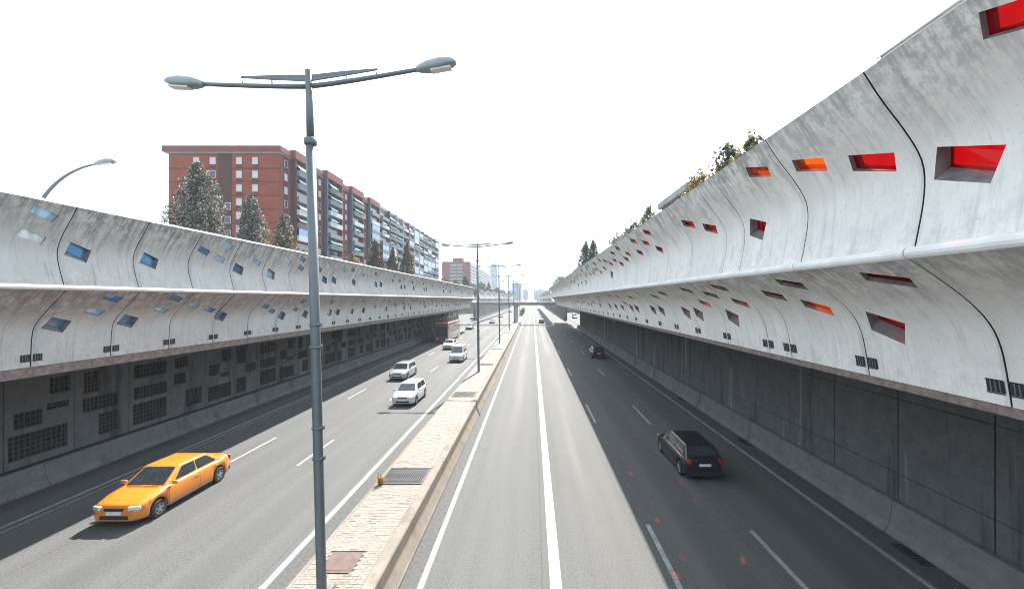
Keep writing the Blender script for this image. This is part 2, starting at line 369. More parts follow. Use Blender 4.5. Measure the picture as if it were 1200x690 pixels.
m = MB(); m.box(-6.09, -4.34, 62, 136, MH - 0.03, MH - 0.004); under(med, m.build('far_paving', M['brick']))
for gy in GR:
    m = MB(); x0, x1 = -6.05, -4.42
    m.box(x0, x1, gy, gy + 1.42, MH - 0.02, MH - 0.012, 1)
    for q in range(19):
        xx = x0 + 0.03 + q * (x1 - x0 - 0.06) / 18; m.box(xx - 0.012, xx + 0.012, gy + 0.03, gy + 1.39, MH - 0.012, MH + 0.012)
    for q in range(13):
        y0 = gy + 0.02 + q * 1.36 / 12; m.box(x0, x1, y0 - 0.009, y0 + 0.009, MH - 0.011, MH + 0.009)
    for a in ((x0 - 0.03, x0, gy - 0.03, gy + 1.45), (x1, x1 + 0.03, gy - 0.03, gy + 1.45), (x0, x1, gy - 0.03, gy), (x0, x1, gy + 1.42, gy + 1.45)): m.box(*a, MH - 0.02, MH + 0.014)
    under(med, m.build('grate', [M['grate'], M['dark']]))
m = MB(); m.box(-5.72, -4.84, 11.1, 12.0, MH - 0.02, MH + 0.006); m.box(-5.62, -4.94, 11.2, 11.9, MH + 0.0061, MH + 0.010)
under(med, m.build('access_cover', M['cover']))
M['dry'] = plain('dry_grass', (0.42, 0.24, 0.06), 0.8, var=0.4, scale=30)
M['reflector'] = plain('orange_reflector', (0.55, 0.22, 0.05), 0.4)
def tuft(x, y, z, h, n, lab, seed):
    rr = random.Random(seed); m = MB()
    for i in range(n):
        a = rr.uniform(0, 6.283); l = h * rr.uniform(0.5, 1.0) * (1.9 if rr.random() < 0.08 else 1); sp = rr.uniform(0.1, 0.9) * h * 0.8
        bx, by = x + rr.uniform(-.06, .06), y + rr.uniform(-.06, .06)
        d = Vector((math.cos(a), math.sin(a), 0)); s = Vector((-d.y, d.x, 0)) * 0.011
        p0 = Vector((bx, by, z)); p1 = p0 + d * sp * 0.45 + Vector((0, 0, l * 0.65)); p2 = p0 + d * sp + Vector((0, 0, l))
        m.face([p0 - s, p0 + s, p1 + s * .8, p1 - s * .8]); m.face([p1 - s * .8, p1 + s * .8, p2])
    o = m.build('weed_tuft', M['dry']); tag(o, lab, 'plant'); return o
tuft(-5.98, 16.42, MH - 0.01, 0.36, 150, 'dry yellow grass tuft growing at the corner of the nearest median grate', 3)

# ------------------------------------------------------------------ cantilevered noise barriers
def profile(px, sc_):
    return [(dx * sc_, 8 + dy * sc_) for dx, dy in px]
UP_R = catmull(profile([(386.6, 265.7), (408, 233), (436, 196), (453.5, 167), (458.5, 142.2), (456, 108), (447, 61.5)], 0.0135), 4)
LO_R = catmull(profile([(440, 47), (480, 20.5), (514, -6), (538, -33.5), (551, -67.5), (561, -126)], 0.0135), 4)
sL = 15.0 / 533.5
UP_L = catmull(profile([(533.5, 108), (543, 90), (552.5, 72), (557, 57.5), (556, 43), (549.5, 17)], sL), 4)
LO_L = catmull(profile([(546, 11), (567.5, -11.4), (582.5, -29.0), (587, -44.4), (588.6, -79)], sL), 4)
def prof_fn(P):
    T = [0.0]
    for i in range(1, len(P)): T.append(T[-1] + math.hypot(P[i][0] - P[i - 1][0], P[i][1] - P[i - 1][1]))
    def at(t, depth=0.0):
        t = min(max(t, 0), T[-1]); i = 0
        while i < len(T) - 2 and T[i + 1] < t: i += 1
        u = (t - T[i]) / (T[i + 1] - T[i]); a, b = P[i], P[i + 1]
        # smooth normal
        def nrm(j):
            p, q = P[max(j - 1, 0)], P[min(j + 1, len(P) - 1)]; d = Vector((q[0] - p[0], q[1] - p[1])).normalized(); return Vector((-d.y, d.x))
        n = (nrm(i) * (1 - u) + nrm(i + 1) * u).normalized()      # points away from the road (outward X)
        if n.x < 0 and abs(n.x) > 0.2: n = -n
        return a[0] + (b[0] - a[0]) * u + n.x * depth, a[1] + (b[1] - a[1]) * u + n.y * depth
    def t_of_h(h):
        for i in range(len(P) - 1):
            if P[i][1] >= h >= P[i + 1][1]: return T[i] + (T[i + 1] - T[i]) * (P[i][1] - h) / (P[i][1] - P[i + 1][1])
        return 0.0 if h > P[0][1] else T[-1]
    return at, t_of_h, T[-1]
def inside(p, quad):
    s = 0
    for i in range(4):
        a, b = quad[i], quad[(i + 1) % 4]; c = (b[0] - a[0]) * (p[1] - a[1]) - (b[1] - a[1]) * (p[0] - a[0])
        if abs(c) < 1e-12: continue
        if s == 0: s = 1 if c > 0 else -1
        elif (c > 0) != (s > 0): return False
    return True
def window_quad(s, t, wd, ht, ang, deep):
    """corners in panel (s, t) space, t runs downward; deep windows have a dropped sill"""
    ca, sa = math.cos(ang), math.sin(ang)
    pts = [(-wd / 2, -ht / 2), (wd / 2, -ht / 2), (wd / 2, ht / 2), (-wd / 2, ht / 2)]
    back = [(s + x * ca - y * sa, t + x * sa + y * ca) for x, y in pts]
    if deep: pts = [(-wd / 2 - .02, -ht / 2 - .02), (wd / 2 + .02, -ht / 2 - .02), (wd / 2 + .0, ht / 2 + 0.20), (-wd / 2 - .0, ht / 2 + 0.20)]
    front = [(s + x * ca - y * sa, t + x * sa + y * ca) for x, y in pts]
    return front, back
def panel_mesh(name, P, side, wd, wins, thick, mats, ang):
    """curved precast panel with real openings; returns mesh and pane meshes"""
    at, t_of_h, TL = prof_fn(P)
    G = 0.015
    quads = []
    for (s, h, ww, hh, deep, colr) in wins:
        f, b = window_quad(s, t_of_h(h), ww, hh, ang, deep); quads.append((f, b, deep, colr))
    s0, s1 = G, wd - G
    ns = 6; nt_ = 22
    verts = []; edges = []
    S = [s0, s0 + 0.025] + [s0 + 0.025 + (s1 - s0 - 0.05) * i / ns for i in range(1, ns)] + [s1 - 0.025, s1]
    Tt = [TL * i / nt_ for i in range(nt_ + 1)]
    idx = {}
    for i, s in enumerate(S):
        for j, t in enumerate(Tt):
            edge = i in (0, len(S) - 1) or j in (0, nt_)
            if not edge:
                bad = False
                for f, b, d_, c_ in quads:
                    cx = sum(q[0] for q in f) / 4; cy = sum(q[1] for q in f) / 4
                    big = [(cx + (q[0] - cx) * 1.12, cy + (q[1] - cy) * 1.25) for q in f]
                    if inside((s, t), big): bad = True
                if bad: continue
            idx[(i, j)] = len(verts); verts.append(Vector((s, t)))
    for j in range(nt_):
        edges.append((idx[(0, j)], idx[(0, j + 1)])); edges.append((idx[(len(S) - 1, j)], idx[(len(S) - 1, j + 1)]))
    for i in range(len(S) - 1):
        edges.append((idx[(i, 0)], idx[(i + 1, 0)])); edges.append((idx[(i, nt_)], idx[(i + 1, nt_)]))
    for f, b, d_, c_ in quads:
        k0 = len(verts); verts += [Vector(q) for q in f]; edges += [(k0, k0 + 1), (k0 + 1, k0 + 2), (k0 + 2, k0 + 3), (k0 + 3, k0)]
    r = delaunay_2d_cdt(verts, edges, [], 0, 1e-5)
    V2, F2 = r[0], r[2]
    me_v = []; me_f = []; me_m = []; me_s = []; uvs = []
    def P3(s, t, depth): 
        X, Z = at(t, depth); return (side * X, s, Z)
    def add(pts, uvp, mi, smooth):
        b0 = len(me_v); me_v.extend(pts); uvs.extend(uvp); me_f.append(tuple(range(b0, b0 + len(pts)))); me_m.append(mi); me_s.append(smooth)
    base = 0
    for v in V2:
        e = 0.02 if (v.x < s0 + 0.005 or v.x > s1 - 0.005) else 0.0
        me_v.append(P3(v.x, v.y, e)); uvs.append((v.x, v.y))
    for f in F2:
        c = ((V2[f[0]].x + V2[f[1]].x + V2[f[2]].x) / 3, (V2[f[0]].y + V2[f[1]].y + V2[f[2]].y) / 3)
        if any(inside(c, q[0]) for q in quads): continue
        me_f.append(tuple(f)); me_m.append(0); me_s.append(True)
    # back face (coarse, skipping the holes), edges, reveals
    nback = len(me_v); 
    verts2 = [Vector((s0, TL * i / 10)) for i in range(11)] + [Vector((s1, TL * i / 10)) for i in range(11)]
    ed2 = [(i, i + 1) for i in range(10)] + [(11 + i, 12 + i) for i in range(10)] + [(0, 11), (10, 21)]
    for f, b, d_, c_ in quads:
        k0 = len(verts2); verts2 += [Vector(q) for q in b]; ed2 += [(k0, k0 + 1), (k0 + 1, k0 + 2), (k0 + 2, k0 + 3), (k0 + 3, k0)]
    r2 = delaunay_2d_cdt(verts2, ed2, [], 0, 1e-5)
    for v in r2[0]: me_v.append(P3(v.x, v.y, thick)); uvs.append((v.x, v.y))
    for f in r2[2]:
        c = (sum(r2[0][q].x for q in f) / 3, sum(r2[0][q].y for q in f) / 3)
        if any(inside(c, q[1]) for q in quads): continue
        me_f.append(tuple(nback + q for q in reversed(f))); me_m.append(0); me_s.append(True)
    for j in range(nt_):
        for s in (s0, s1):
            add([P3(s, Tt[j], 0.02), P3(s, Tt[j + 1], 0.02), P3(s, Tt[j + 1], thick), P3(s, Tt[j], thick)], [(s, Tt[j]), (s, Tt[j + 1]), (s, Tt[j + 1]), (s, Tt[j])], 1, False)
    for t in (0, TL):
        add([P3(s0, t, 0.0), P3(s1, t, 0.0), P3(s1, t, thick), P3(s0, t, thick)], [(s0, t), (s1, t), (s1, t), (s0, t)], 0, False)
    for f, b, d_, c_ in quads:
        for i in range(4):
            a0, a1, b0, b1 = f[i], f[(i + 1) % 4], b[i], b[(i + 1) % 4]
            add([P3(*a0, 0.0), P3(*a1, 0.0), P3(*b1, thick), P3(*b0, thick)], [a0, a1, b1, b0], 2, False)
    # joint seal behind the far joint
    for j in range(10):
        ta, tb = TL * j / 10, TL * (j + 1) / 10
        add([P3(wd - 0.05, ta, 0.07), P3(wd + 0.05, ta, 0.07), P3(wd + 0.05, tb, 0.07), P3(wd - 0.05, tb, 0.07)], [(wd, ta)] * 4, 1, True)
    me = bpy.data.meshes.new(name); me.from_pydata(me_v, [], me_f)
    for m_ in mats: me.materials.append(m_)
    me.polygons.foreach_set('material_index', me_m); me.polygons.foreach_set('use_smooth', me_s)
    ul = me.uv_layers.new(name='UVMap')
    for lp in me.loops: ul.data[lp.index].uv = uvs[lp.vertex_index]
    b = bmesh.new(); b.from_mesh(me); bmesh.ops.recalc_face_normals(b, faces=b.faces); b.to_mesh(me); b.free()
    me.update()
    panes = []
    for f, b, d_, c_ in quads:
        u = (0.36 if not d_ else 0.8) if side > 0 else (0.13 if not d_ else 0.55)
        q = [(f[i][0] + (b[i][0] - f[i][0]) * u, f[i][1] + (b[i][1] - f[i][1]) * u) for i in range(4)]
        dp = thick * u
        pm = MB(); A = [Vector(P3(*p_, dp)) for p_ in q]; B = [Vector(P3(*p_, dp + 0.02)) for p_ in q]
        pm.face(A); pm.face(list(reversed(B)))
        for i in range(4): pm.face([A[i], A[(i + 1) % 4], B[(i + 1) % 4], B[i]])
        panes.append(pm.mesh('pane', M[c_]))
    return me, panes

def side_barrier(root, P_up, P_lo, side, wd, starts, narrow, spec_up, spec_lo, mats, gl, seed, zlip, ang):
    rr = random.Random(seed); cache = {}
    def rand_wins(kind, n_var):
        P = P_up if kind == 'u' else P_lo; hi, lo = P[0][1], P[-1][1]; out = []
        pat = n_var % 7
        def col_(): return rr.choice(gl)
        H = hi - lo
        if kind == 'u':
            sets = [[(0.25, .55, 1), ], [(0.22, .30, 0), (0.70, .12, 0), (0.62, .37, 0)], [(0.3, .56, 1), (.72, .25, 0)], [(.3, .15, 0), (.42, .36, 0)], [(.72, .3, 0), (.3, .42, 0), (.4, .15, 0)], [(.68, .56, 1), (.3, .2, 0)], [(.3, .33, 0), (.72, .22, 0), (.75, .57, 1)]]
        else:
            sets = [[(0.22, .50, 1), (.7, .17, 0), (.66, .38, 0)], [(.25, .50, 1)], [(.3, .28, 0), (.7, .4, 0)], [(.28, .5, 1), (.6, .14, 0)], [(.7, .16, 0), (.3, .4, 0), (.7, .40, 0)], [(.65, .5, 1), (.3, .2, 0)], [(.3, .2, 0), (.66, .33, 0)]]
        for (a, b, d) in sets[pat]:
            out.append((wd * (a + rr.uniform(-.03, .03)), hi - H * b, 0.74 * wd / 2.7, 0.29 if not d else 0.27, bool(d), col_()))
        return out
    y_list = starts
    for i, (y0, wdi) in enumerate(y_list):
        for kind, P, spec, nm in (('u', P_up, spec_up, 'upper_panel'), ('l', P_lo, spec_lo, 'lower_panel')):
            if wdi < 2.0: key = (kind, 'n'); wins = []
            elif i in spec: key = (kind, 's', i); wins = [(s - y0, h, a, b, d, c_) for (s, h, a, b, d, c_) in spec[i]]
            else:
                v = (i * 3 + (2 if kind == 'l' else 0) + rr.randrange(3)) % 14; key = (kind, 'v', v); wins = None
            if key not in cache:
                if wins is None: wins = rand_wins(kind, key[2])
                mt = [M['nose'] if wdi < 2.0 else mats[0], M['seal']]
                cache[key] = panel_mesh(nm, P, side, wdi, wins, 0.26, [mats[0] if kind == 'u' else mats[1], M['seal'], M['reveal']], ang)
            me, panes = cache[key]
            o = link(nm, me, root, Vector((0, y0, 0)) - root.location)
            for pm in panes: link('pane', pm, o)
            if kind == 'l':
                at, th, TL = prof_fn(P); k2 = ('vent', wdi)
                if k2 not in cache:
                    v = MB(); t0, t1 = TL - 0.40, TL - 0.20
                    for sa, sb in ((0.035, 0.31), (wdi - 0.31, wdi - 0.035)):
                        A0, A1 = at(t0, -0.012), at(t1, -0.012); B0, B1 = at(t0, -0.004), at(t1, -0.004)
                        v.face([(side * B0[0], sa, B0[1]), (side * B0[0], sb, B0[1]), (side * B1[0], sb, B1[1]), (side * B1[0], sa, B1[1])], 0)
                        for q in range(3):
                            sm = sa + (sb - sa) * (q + 1) / 4 - 0.012
                            v.face([(side * A0[0], sm, A0[1]), (side * A0[0], sm + 0.022, A0[1]), (side * A1[0], sm + 0.022, A1[1]), (side * A1[0], sm, A1[1])], 1)
                        for ta, tb in ((t0 - 0.02, t0), (t1, t1 + 0.02)):
                            C0, C1 = at(ta, -0.016), at(tb, -0.016)
                            v.face([(side * C0[0], sa, C0[1]), (side * C0[0], sb, C0[1]), (side * C1[0], sb, C1[1]), (side * C1[0], sa, C1[1])], 0)
                    cache[k2] = v.mesh('vent', [M['dark'], M['bar']])
                if y0 < 75: link('vent', cache[k2], o)
        # ledge nose
        k3 = ('nose', wdi)
        if k3 not in cache:
            a = P_up[-1]; b = P_lo[0]; xn = b[0] - 0.07; zt = a[1] + 0.0; zb = b[1] + 0.0
            ring = [(a[0] + 0.1, zt - 0.004), (a[0] - 0.05, zt + 0.004), (xn + 0.03, zt - 0.02), (xn, zt - 0.05), (xn - 0.012, (zt + zb) / 2), (xn, zb + 0.05), (xn + 0.03, zb + 0.012), (b[0] + 0.05, zb - 0.012), (b[0] + 0.3, zb - 0.06), (a[0] + 0.3, zt - 0.05)]
            n_ = MB(); n_.loft([[(side * x, 0.018, z) for x, z in ring], [(side * x, wdi - 0.018, z) for x, z in ring]], smooth=False)
            cache[k3] = n_.mesh('ledge', M['nose'], recalc=True)
        link('ledge', cache[k3], root, Vector((0, y0, 0)) - root.location)
        # stained edge beam under the panel
        k4 = ('lip', wdi)
        if k4 not in cache:
            xb = P_lo[-1][0]; zb = P_lo[-1][1]
            n_ = MB(); a, b = sorted((side * (xb + 0.03), side * (xb + 0.36))); n_.box(a, b, 0.0, wdi, zb - zlip, zb + 0.02)
            cache[k4] = n_.mesh('edge_beam', M['lip'])
        link('edge_beam', cache[k4], root, Vector((0, y0, 0)) - root.location)

# right side: joints measured along the ledge
rootR = empty('noise_barrier', (6.2, 60, 0)); tag(rootR, 'right-hand curved concrete noise barrier with red and orange glass openings', 'noise barrier')
startsR = [(1.02, 2.8), (3.82, 2.8), (6.62, 2.8), (9.42, 2.8), (12.22, 1.13), (13.35, 2.83), (16.18, 2.83), (19.01, 2.83)]
y = 21.84; cnt = 0
while y < 134:
    if cnt == 10: startsR.append((y, 1.13)); y += 1.13; cnt = 0
    else: startsR.append((y, 2.83)); y += 2.83; cnt += 1
endR = y
Wd, Wh = 0.86, 0.33
spu = {0: [], 1: [(5.93, 10.02, 0.86, 0.27, True, 'g_red'), (4.62, 11.17, 0.9, .33, False, 'g_red')],
       2: [(7.42, 10.43, Wd, Wh, False, 'g_red'), (8.72, 10.80, Wd * .92, Wh * .9, False, 'g_orange')],
       3: [(10.25, 11.12, Wd * .9, Wh * .85, False, 'g_orange'), (11.45, 10.02, .72, .27, True, 'g_red')],
       5: [(14.2, 10.42, .8, .3, False, 'g_red'), (15.5, 10.80, .8, .3, False, 'g_red')], 6: [],
       7: [(20.0, 11.2, .75, .27, False, 'g_red'), (21.1, 10.85, .75, .27, False, 'g_orange'), (19.9, 10.4, .75, .29, False, 'g_red')]}
spl = {0: [], 1: [], 2: [(7.5, 8.36, 0.85, 0.30, False, 'g_red'), (8.6, 7.52, .78, .28, True, 'g_red')],
       3: [(10.25, 8.38, .8, .3, False, 'g_red'), (10.35, 7.82, .85, .3, False, 'g_orange'), (11.6, 8.12, .75, .3, False, 'g_red')],
       5: [(14.1, 8.40, .8, .28, False, 'g_red'), (14.0, 7.9, .8, .28, False, 'g_red'), (15.5, 8.18, .8, .28, False, 'g_red'), (15.3, 7.42, .75, .26, True, 'g_red')],
       6: [(17.2, 8.38, .8, .28, False, 'g_red'), (18.4, 7.45, .75, .26, True, 'g_red'), (17.0, 7.85, .75, .28, False, 'g_orange')]}
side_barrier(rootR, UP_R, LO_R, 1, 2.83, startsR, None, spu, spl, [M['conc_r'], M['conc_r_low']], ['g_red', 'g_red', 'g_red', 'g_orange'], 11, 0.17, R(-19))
# left side
rootL = empty('noise_barrier', (-15.6, 60, 0)); tag(rootL, 'left-hand curved concrete noise barrier with blue glass openings', 'noise barrier')
startsL = []; y = 13.8 - 2.62 * 3
while y < 110: startsL.append((y, 2.62)); y += 2.62
endL = y
lw, lh = 0.72, 0.27
y3 = startsL[3][0]
slu = {0: [], 1: [], 2: [(13.02, 10.66, lw, lh, False, 'g_sky'), (13.0, 9.95, lw, lh, False, 'g_pale')],
       3: [(14.42, 9.70, lw, .25, True, 'g_blue')], 4: [(17.1, 9.66, lw, .25, True, 'g_blue')],
       5: [(19.6, 10.28, lw, lh, False, 'g_blue'), (20.85, 10.68, lw, lh, False, 'g_sky'), (20.75, 10.02, lw, lh, False, 'g_sky')],
       6: [(22.25, 9.70, lw, .25, True, 'g_blue'), (23.5, 10.1, lw, lh, False, 'g_sky')]}
sll = {0: [], 1: [], 2: [], 3: [(14.42, 7.22, lw, .25, True, 'g_blue'), (15.55, 8.05, lw, lh, False, 'g_blue'), (15.35, 7.56, lw, lh, False, 'g_sky')],
       4: [(16.95, 7.22, lw, .25, True, 'g_blue'), (18.3, 8.05, lw, lh, False, 'g_blue'), (18.1, 7.56, lw, lh, False, 'g_sky')],
       5: [(19.6, 7.75, lw, lh, False, 'g_sky'), (20.9, 7.5, lw, lh, False, 'g_blue')], 6: [(22.0, 7.22, lw, .25, True, 'g_blue')]}
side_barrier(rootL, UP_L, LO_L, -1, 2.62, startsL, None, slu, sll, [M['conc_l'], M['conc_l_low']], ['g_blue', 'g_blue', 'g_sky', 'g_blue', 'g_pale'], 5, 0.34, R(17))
# thin aluminium rail along the top of the near right panels
tp = UP_R[0]
m = MB(); m.tube([(tp[0] + 0.16, 1.1, tp[1] + 0.17), (tp[0] + 0.16, 6.5, tp[1] + 0.17)], 0.03, 8); m.tube([(tp[0] + 0.16, 1.1, tp[1] + 0.115), (tp[0] + 0.16, 6.5, tp[1] + 0.115)], 0.02, 8)
for yv in (1.2, 3.9, 6.45): m.tube([(tp[0] + 0.16, yv, tp[1] - 0.08), (tp[0] + 0.16, yv, tp[1] + 0.22)], 0.025, 6)
under(rootR, m.build('top_rail', M['rail']))

# ------------------------------------------------------------------ walls under the decks
wr = empty('retaining_wall', (12.7, 55, 0)); tag(wr, 'sooty dark concrete retaining wall under the right-hand overhang', 'wall')
def wall_panel(wd, h, z0, rows, side, x):
    m = MB(); zz = z0
    for i, hh in enumerate(rows):
        a, b = sorted((x, x + side * 0.3)); m.box(a, b, 0.025, wd - 0.025, zz + 0.012, zz + hh - 0.012); zz += hh
    a, b = sorted((x + side * 0.03, x + side * 0.28)); m.box(a, b, -0.01, wd + 0.01, z0, zz, 1)
    return m
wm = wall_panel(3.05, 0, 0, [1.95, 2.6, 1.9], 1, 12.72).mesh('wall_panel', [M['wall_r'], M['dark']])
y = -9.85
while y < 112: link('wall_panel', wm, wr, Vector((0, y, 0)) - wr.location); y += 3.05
wr2 = empty('retaining_wall', (12.7, 280, 0)); tag(wr2, 'far stretch of dark retaining wall on the right beyond the bright gap', 'wall')
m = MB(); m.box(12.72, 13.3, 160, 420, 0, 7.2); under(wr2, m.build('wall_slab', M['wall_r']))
def jersey(rootn, x, side, ys, ye, L, h, lab):
    r_ = empty(rootn, (x, (ys + ye) / 2, 0)); tag(r_, lab, 'barrier')
    ring = [(0.0, 0.0), (0.0, 0.07), (0.17, 0.30), (0.27, h - 0.04), (0.30, h), (0.50, h), (0.53, h - 0.04), (0.53, 0.0)]
    m = MB(); m.loft([[(side * a, 0.012, z) for a, z in ring], [(side * a, L - 0.012, z) for a, z in ring]], smooth=False); me = m.mesh('barrier_segment', M['jersey'], recalc=True)
    y = ys
    while y < ye: link('barrier_segment', me, r_, Vector((x, y, 0)) - r_.location); y += L
jersey('concrete_barrier', 12.12, 1, -8, 112, 5.6, 1.08, 'low grey concrete crash barrier along the foot of the right dark wall')
jersey('concrete_barrier', 12.12, 1, 162, 330, 5.6, 1.08, 'far low crash barrier on the right beyond the gap in the wall')
jersey('concrete_barrier', -20.75, -1, -6, 122, 6.0, 0.95, 'low grey concrete crash barrier below the grille panels on the left')
jersey('concrete_barrier', -20.75, -1, 158, 330, 6.0, 0.95, 'far low crash barrier on the left past the open gap')
wl = empty('panelled_wall', (-21.6, 60, 0)); tag(wl, 'shaded precast wall with dark grille openings under the left overhang', 'wall')
GRV = []
gl_sets = [[(.12, .52, .42, .60), (.62, .95, .74, .94), (.58, .92, .56, .64), (.05, .9, .08, .36)], [(.16, .44, .66, .94), (.14, .8, .42, .60), (.42, .8, .08, .36)], [(.12, .9, .72, .92), (.12, .9, .42, .60), (.1, .9, .06, .36)],
           [(.1, .48, .76, .93), (.08, .42, .50, .68), (.4, .9, .1, .38)], [(.55, .93, .72, .94), (.12, .5, .5, .7), (.5, .85, .44, .52), (.08, .9, .06, .32)], [(.12, .5, .62, .94), (.45, .92, .42, .58), (.1, .5, .06, .34)]]
PW, PH0, PH1 = 2.62, 0.97, 4.75
for gs in gl_sets:
    # panel front as frame cells around the openings: build from a grid, leaving the openings empty
    ss = sorted(set([0.0, 1.0] + [q for g_ in gs for q in g_[:2]])); ts = sorted(set([0.0, 1.0] + [q for g_ in gs for q in g_[2:]]))
    m = MB(); H = PH1 - PH0
    for i in range(len(ss) - 1):
        for j in range(len(ts) - 1):
            cx, cz = (ss[i] + ss[i + 1]) / 2, (ts[j] + ts[j + 1]) / 2
            hole = any(a < cx < b and c_ < cz < d for a, b, c_, d in gs)
            y0, y1 = 0.015 + ss[i] * (PW - 0.03), 0.015 + ss[i + 1] * (PW - 0.03); z0, z1 = PH0 + ts[j] * H, PH0 + ts[j + 1] * H
            if not hole: m.face([(-21.5, y1, z0), (-21.5, y0, z0), (-21.5, y0, z1), (-21.5, y1, z1)])
    for a, b, c_, d in gs:
        y0, y1 = 0.015 + a * (PW - 0.03), 0.015 + b * (PW - 0.03); z0, z1 = PH0 + c_ * H, PH0 + d * H
        m.face([(-21.5, y0, z0), (-21.5, y1, z0), (-21.66, y1, z0), (-21.66, y0, z0)]); m.face([(-21.5, y0, z1), (-21.66, y0, z1), (-21.66, y1, z1), (-21.5, y1, z1)])
        m.face([(-21.5, y0, z0), (-21.66, y0, z0), (-21.66, y0, z1), (-21.5, y0, z1)]); m.face([(-21.5, y1, z0), (-21.5, y1, z1), (-21.66, y1, z1), (-21.66, y1, z0)])
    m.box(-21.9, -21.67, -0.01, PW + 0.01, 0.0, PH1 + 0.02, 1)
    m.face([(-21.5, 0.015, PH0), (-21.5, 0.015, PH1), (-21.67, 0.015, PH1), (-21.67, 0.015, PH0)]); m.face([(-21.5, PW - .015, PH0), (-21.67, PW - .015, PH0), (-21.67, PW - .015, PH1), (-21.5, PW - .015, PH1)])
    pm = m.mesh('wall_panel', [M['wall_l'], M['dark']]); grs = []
    for a, b, c_, d in gs:
        y0, y1 = 0.015 + a * (PW - 0.03), 0.015 + b * (PW - 0.03); z0, z1 = PH0 + c_ * H, PH0 + d * H
        q = MB(); nh = max(2, round((y1 - y0) / 0.2)); nv = max(2, round((z1 - z0) / 0.22))
        for u in range(nh + 1):
            yc = y0 + 0.012 + (y1 - y0 - 0.024) * u / nh; q.box(-21.60, -21.54, yc - 0.012, yc + 0.012, z0, z1)
        for u in range(nv + 1):
            zc = z0 + 0.012 + (z1 - z0 - 0.024) * u / nv; q.box(-21.595, -21.545, y0, y1, zc - 0.012, zc + 0.012)
        grs.append(q.mesh('grille', M.setdefault('grille', plain('grille_metal', (0.085, 0.07, 0.062), 0.8))))
    GRV.append((pm, grs))
y = 17.0 - 2.62 * 4; i = 0
order = [3, 2, 5, 1, 0, 1, 2, 3, 4, 5, 2, 4, 1, 3, 0, 5, 2, 1, 4]
while y < 120:
    pm, grs = GRV[order[i % len(order)]]; o = link('wall_panel', pm, wl, Vector((0, y, 0)) - wl.location)
    for q in grs: link('grille', q, o)
    y += PW; i += 1
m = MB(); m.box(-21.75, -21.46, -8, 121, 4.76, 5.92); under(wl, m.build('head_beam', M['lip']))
wl2 = empty('retaining_wall', (-22, 280, 0)); tag(wl2, 'far dark retaining wall on the left beyond the open gap', 'wall')
m = MB(); m.box(-22.3, -21.5, 158, 420, 0, 6.6); under(wl2, m.build('wall_slab', M['wall_r']))
# drain pipes on the left wall
def pipe(x, y, z0, z1, lab):
    p_ = MB(); p_.tube([(x, y, z0), (x, y, z1)], 0.06, 8)
    for z in (z0 + 0.5, (z0 + z1) / 2, z1 - 0.5): p_.tube([(x, y, z - 0.03), (x, y, z + 0.03)], 0.085, 8)
    tag(p_.build('drain_pipe', M['rail']), lab, 'pipe', 'pipes on the left wall')
pipe(-21.40, 42.5, 0.9, 5.8, 'nearer pale drain pipe on the grille wall behind the lamp post')
pipe(-21.40, 61.0, 0.9, 5.8, 'farther pale drain pipe on the grille wall')

# ------------------------------------------------------------------ footbridge and the barriers beyond it
M['bridge'] = plain('bridge_concrete', (0.42, 0.43, 0.44), 0.7, var=0.15, scale=0.6)
br = empty('footbridge', (-5.3, 137, 0)); tag(br, 'slim concrete footbridge crossing the whole motorway on a median column', 'bridge')
m = MB(); ring = [(-2.0, 7.0), (-1.1, 6.15), (1.1, 6.15), (2.0, 7.0), (2.0, 7.25), (-2.0, 7.25)]
m.loft([[(-24.0, 137 + a, z) for a, z in ring], [(13.5, 137 + a, z) for a, z in ring]], smooth=False); under(br, m.build('deck', M['bridge'], recalc=True))
m = MB(); m.loft([[(-5.35 + 0.65 * math.cos(t * math.pi / 8), 137 + 0.5 * math.sin(t * math.pi / 8), z) for t in range(16)] for z in (0.0, 0.75, 5.4)] + [[(-5.35 + 0.95 * math.cos(t * math.pi / 8), 137 + 0.8 * math.sin(t * math.pi / 8), 6.16) for t in range(16)]]); under(br, m.build('column', M['bridge'], recalc=True))
for yv in (135.15, 138.85):
    m = MB(); m.tube([(-24, yv, 8.3), (13.5, yv, 8.3)], 0.05, 6); m.tube([(-24, yv, 7.8), (13.5, yv, 7.8)], 0.03, 6)
    for i in range(20): m.tube([(-24 + i * 1.97, yv, 7.2), (-24 + i * 1.97, yv, 8.3)], 0.035, 6)
    under(br, m.build('railing', M['steel']))
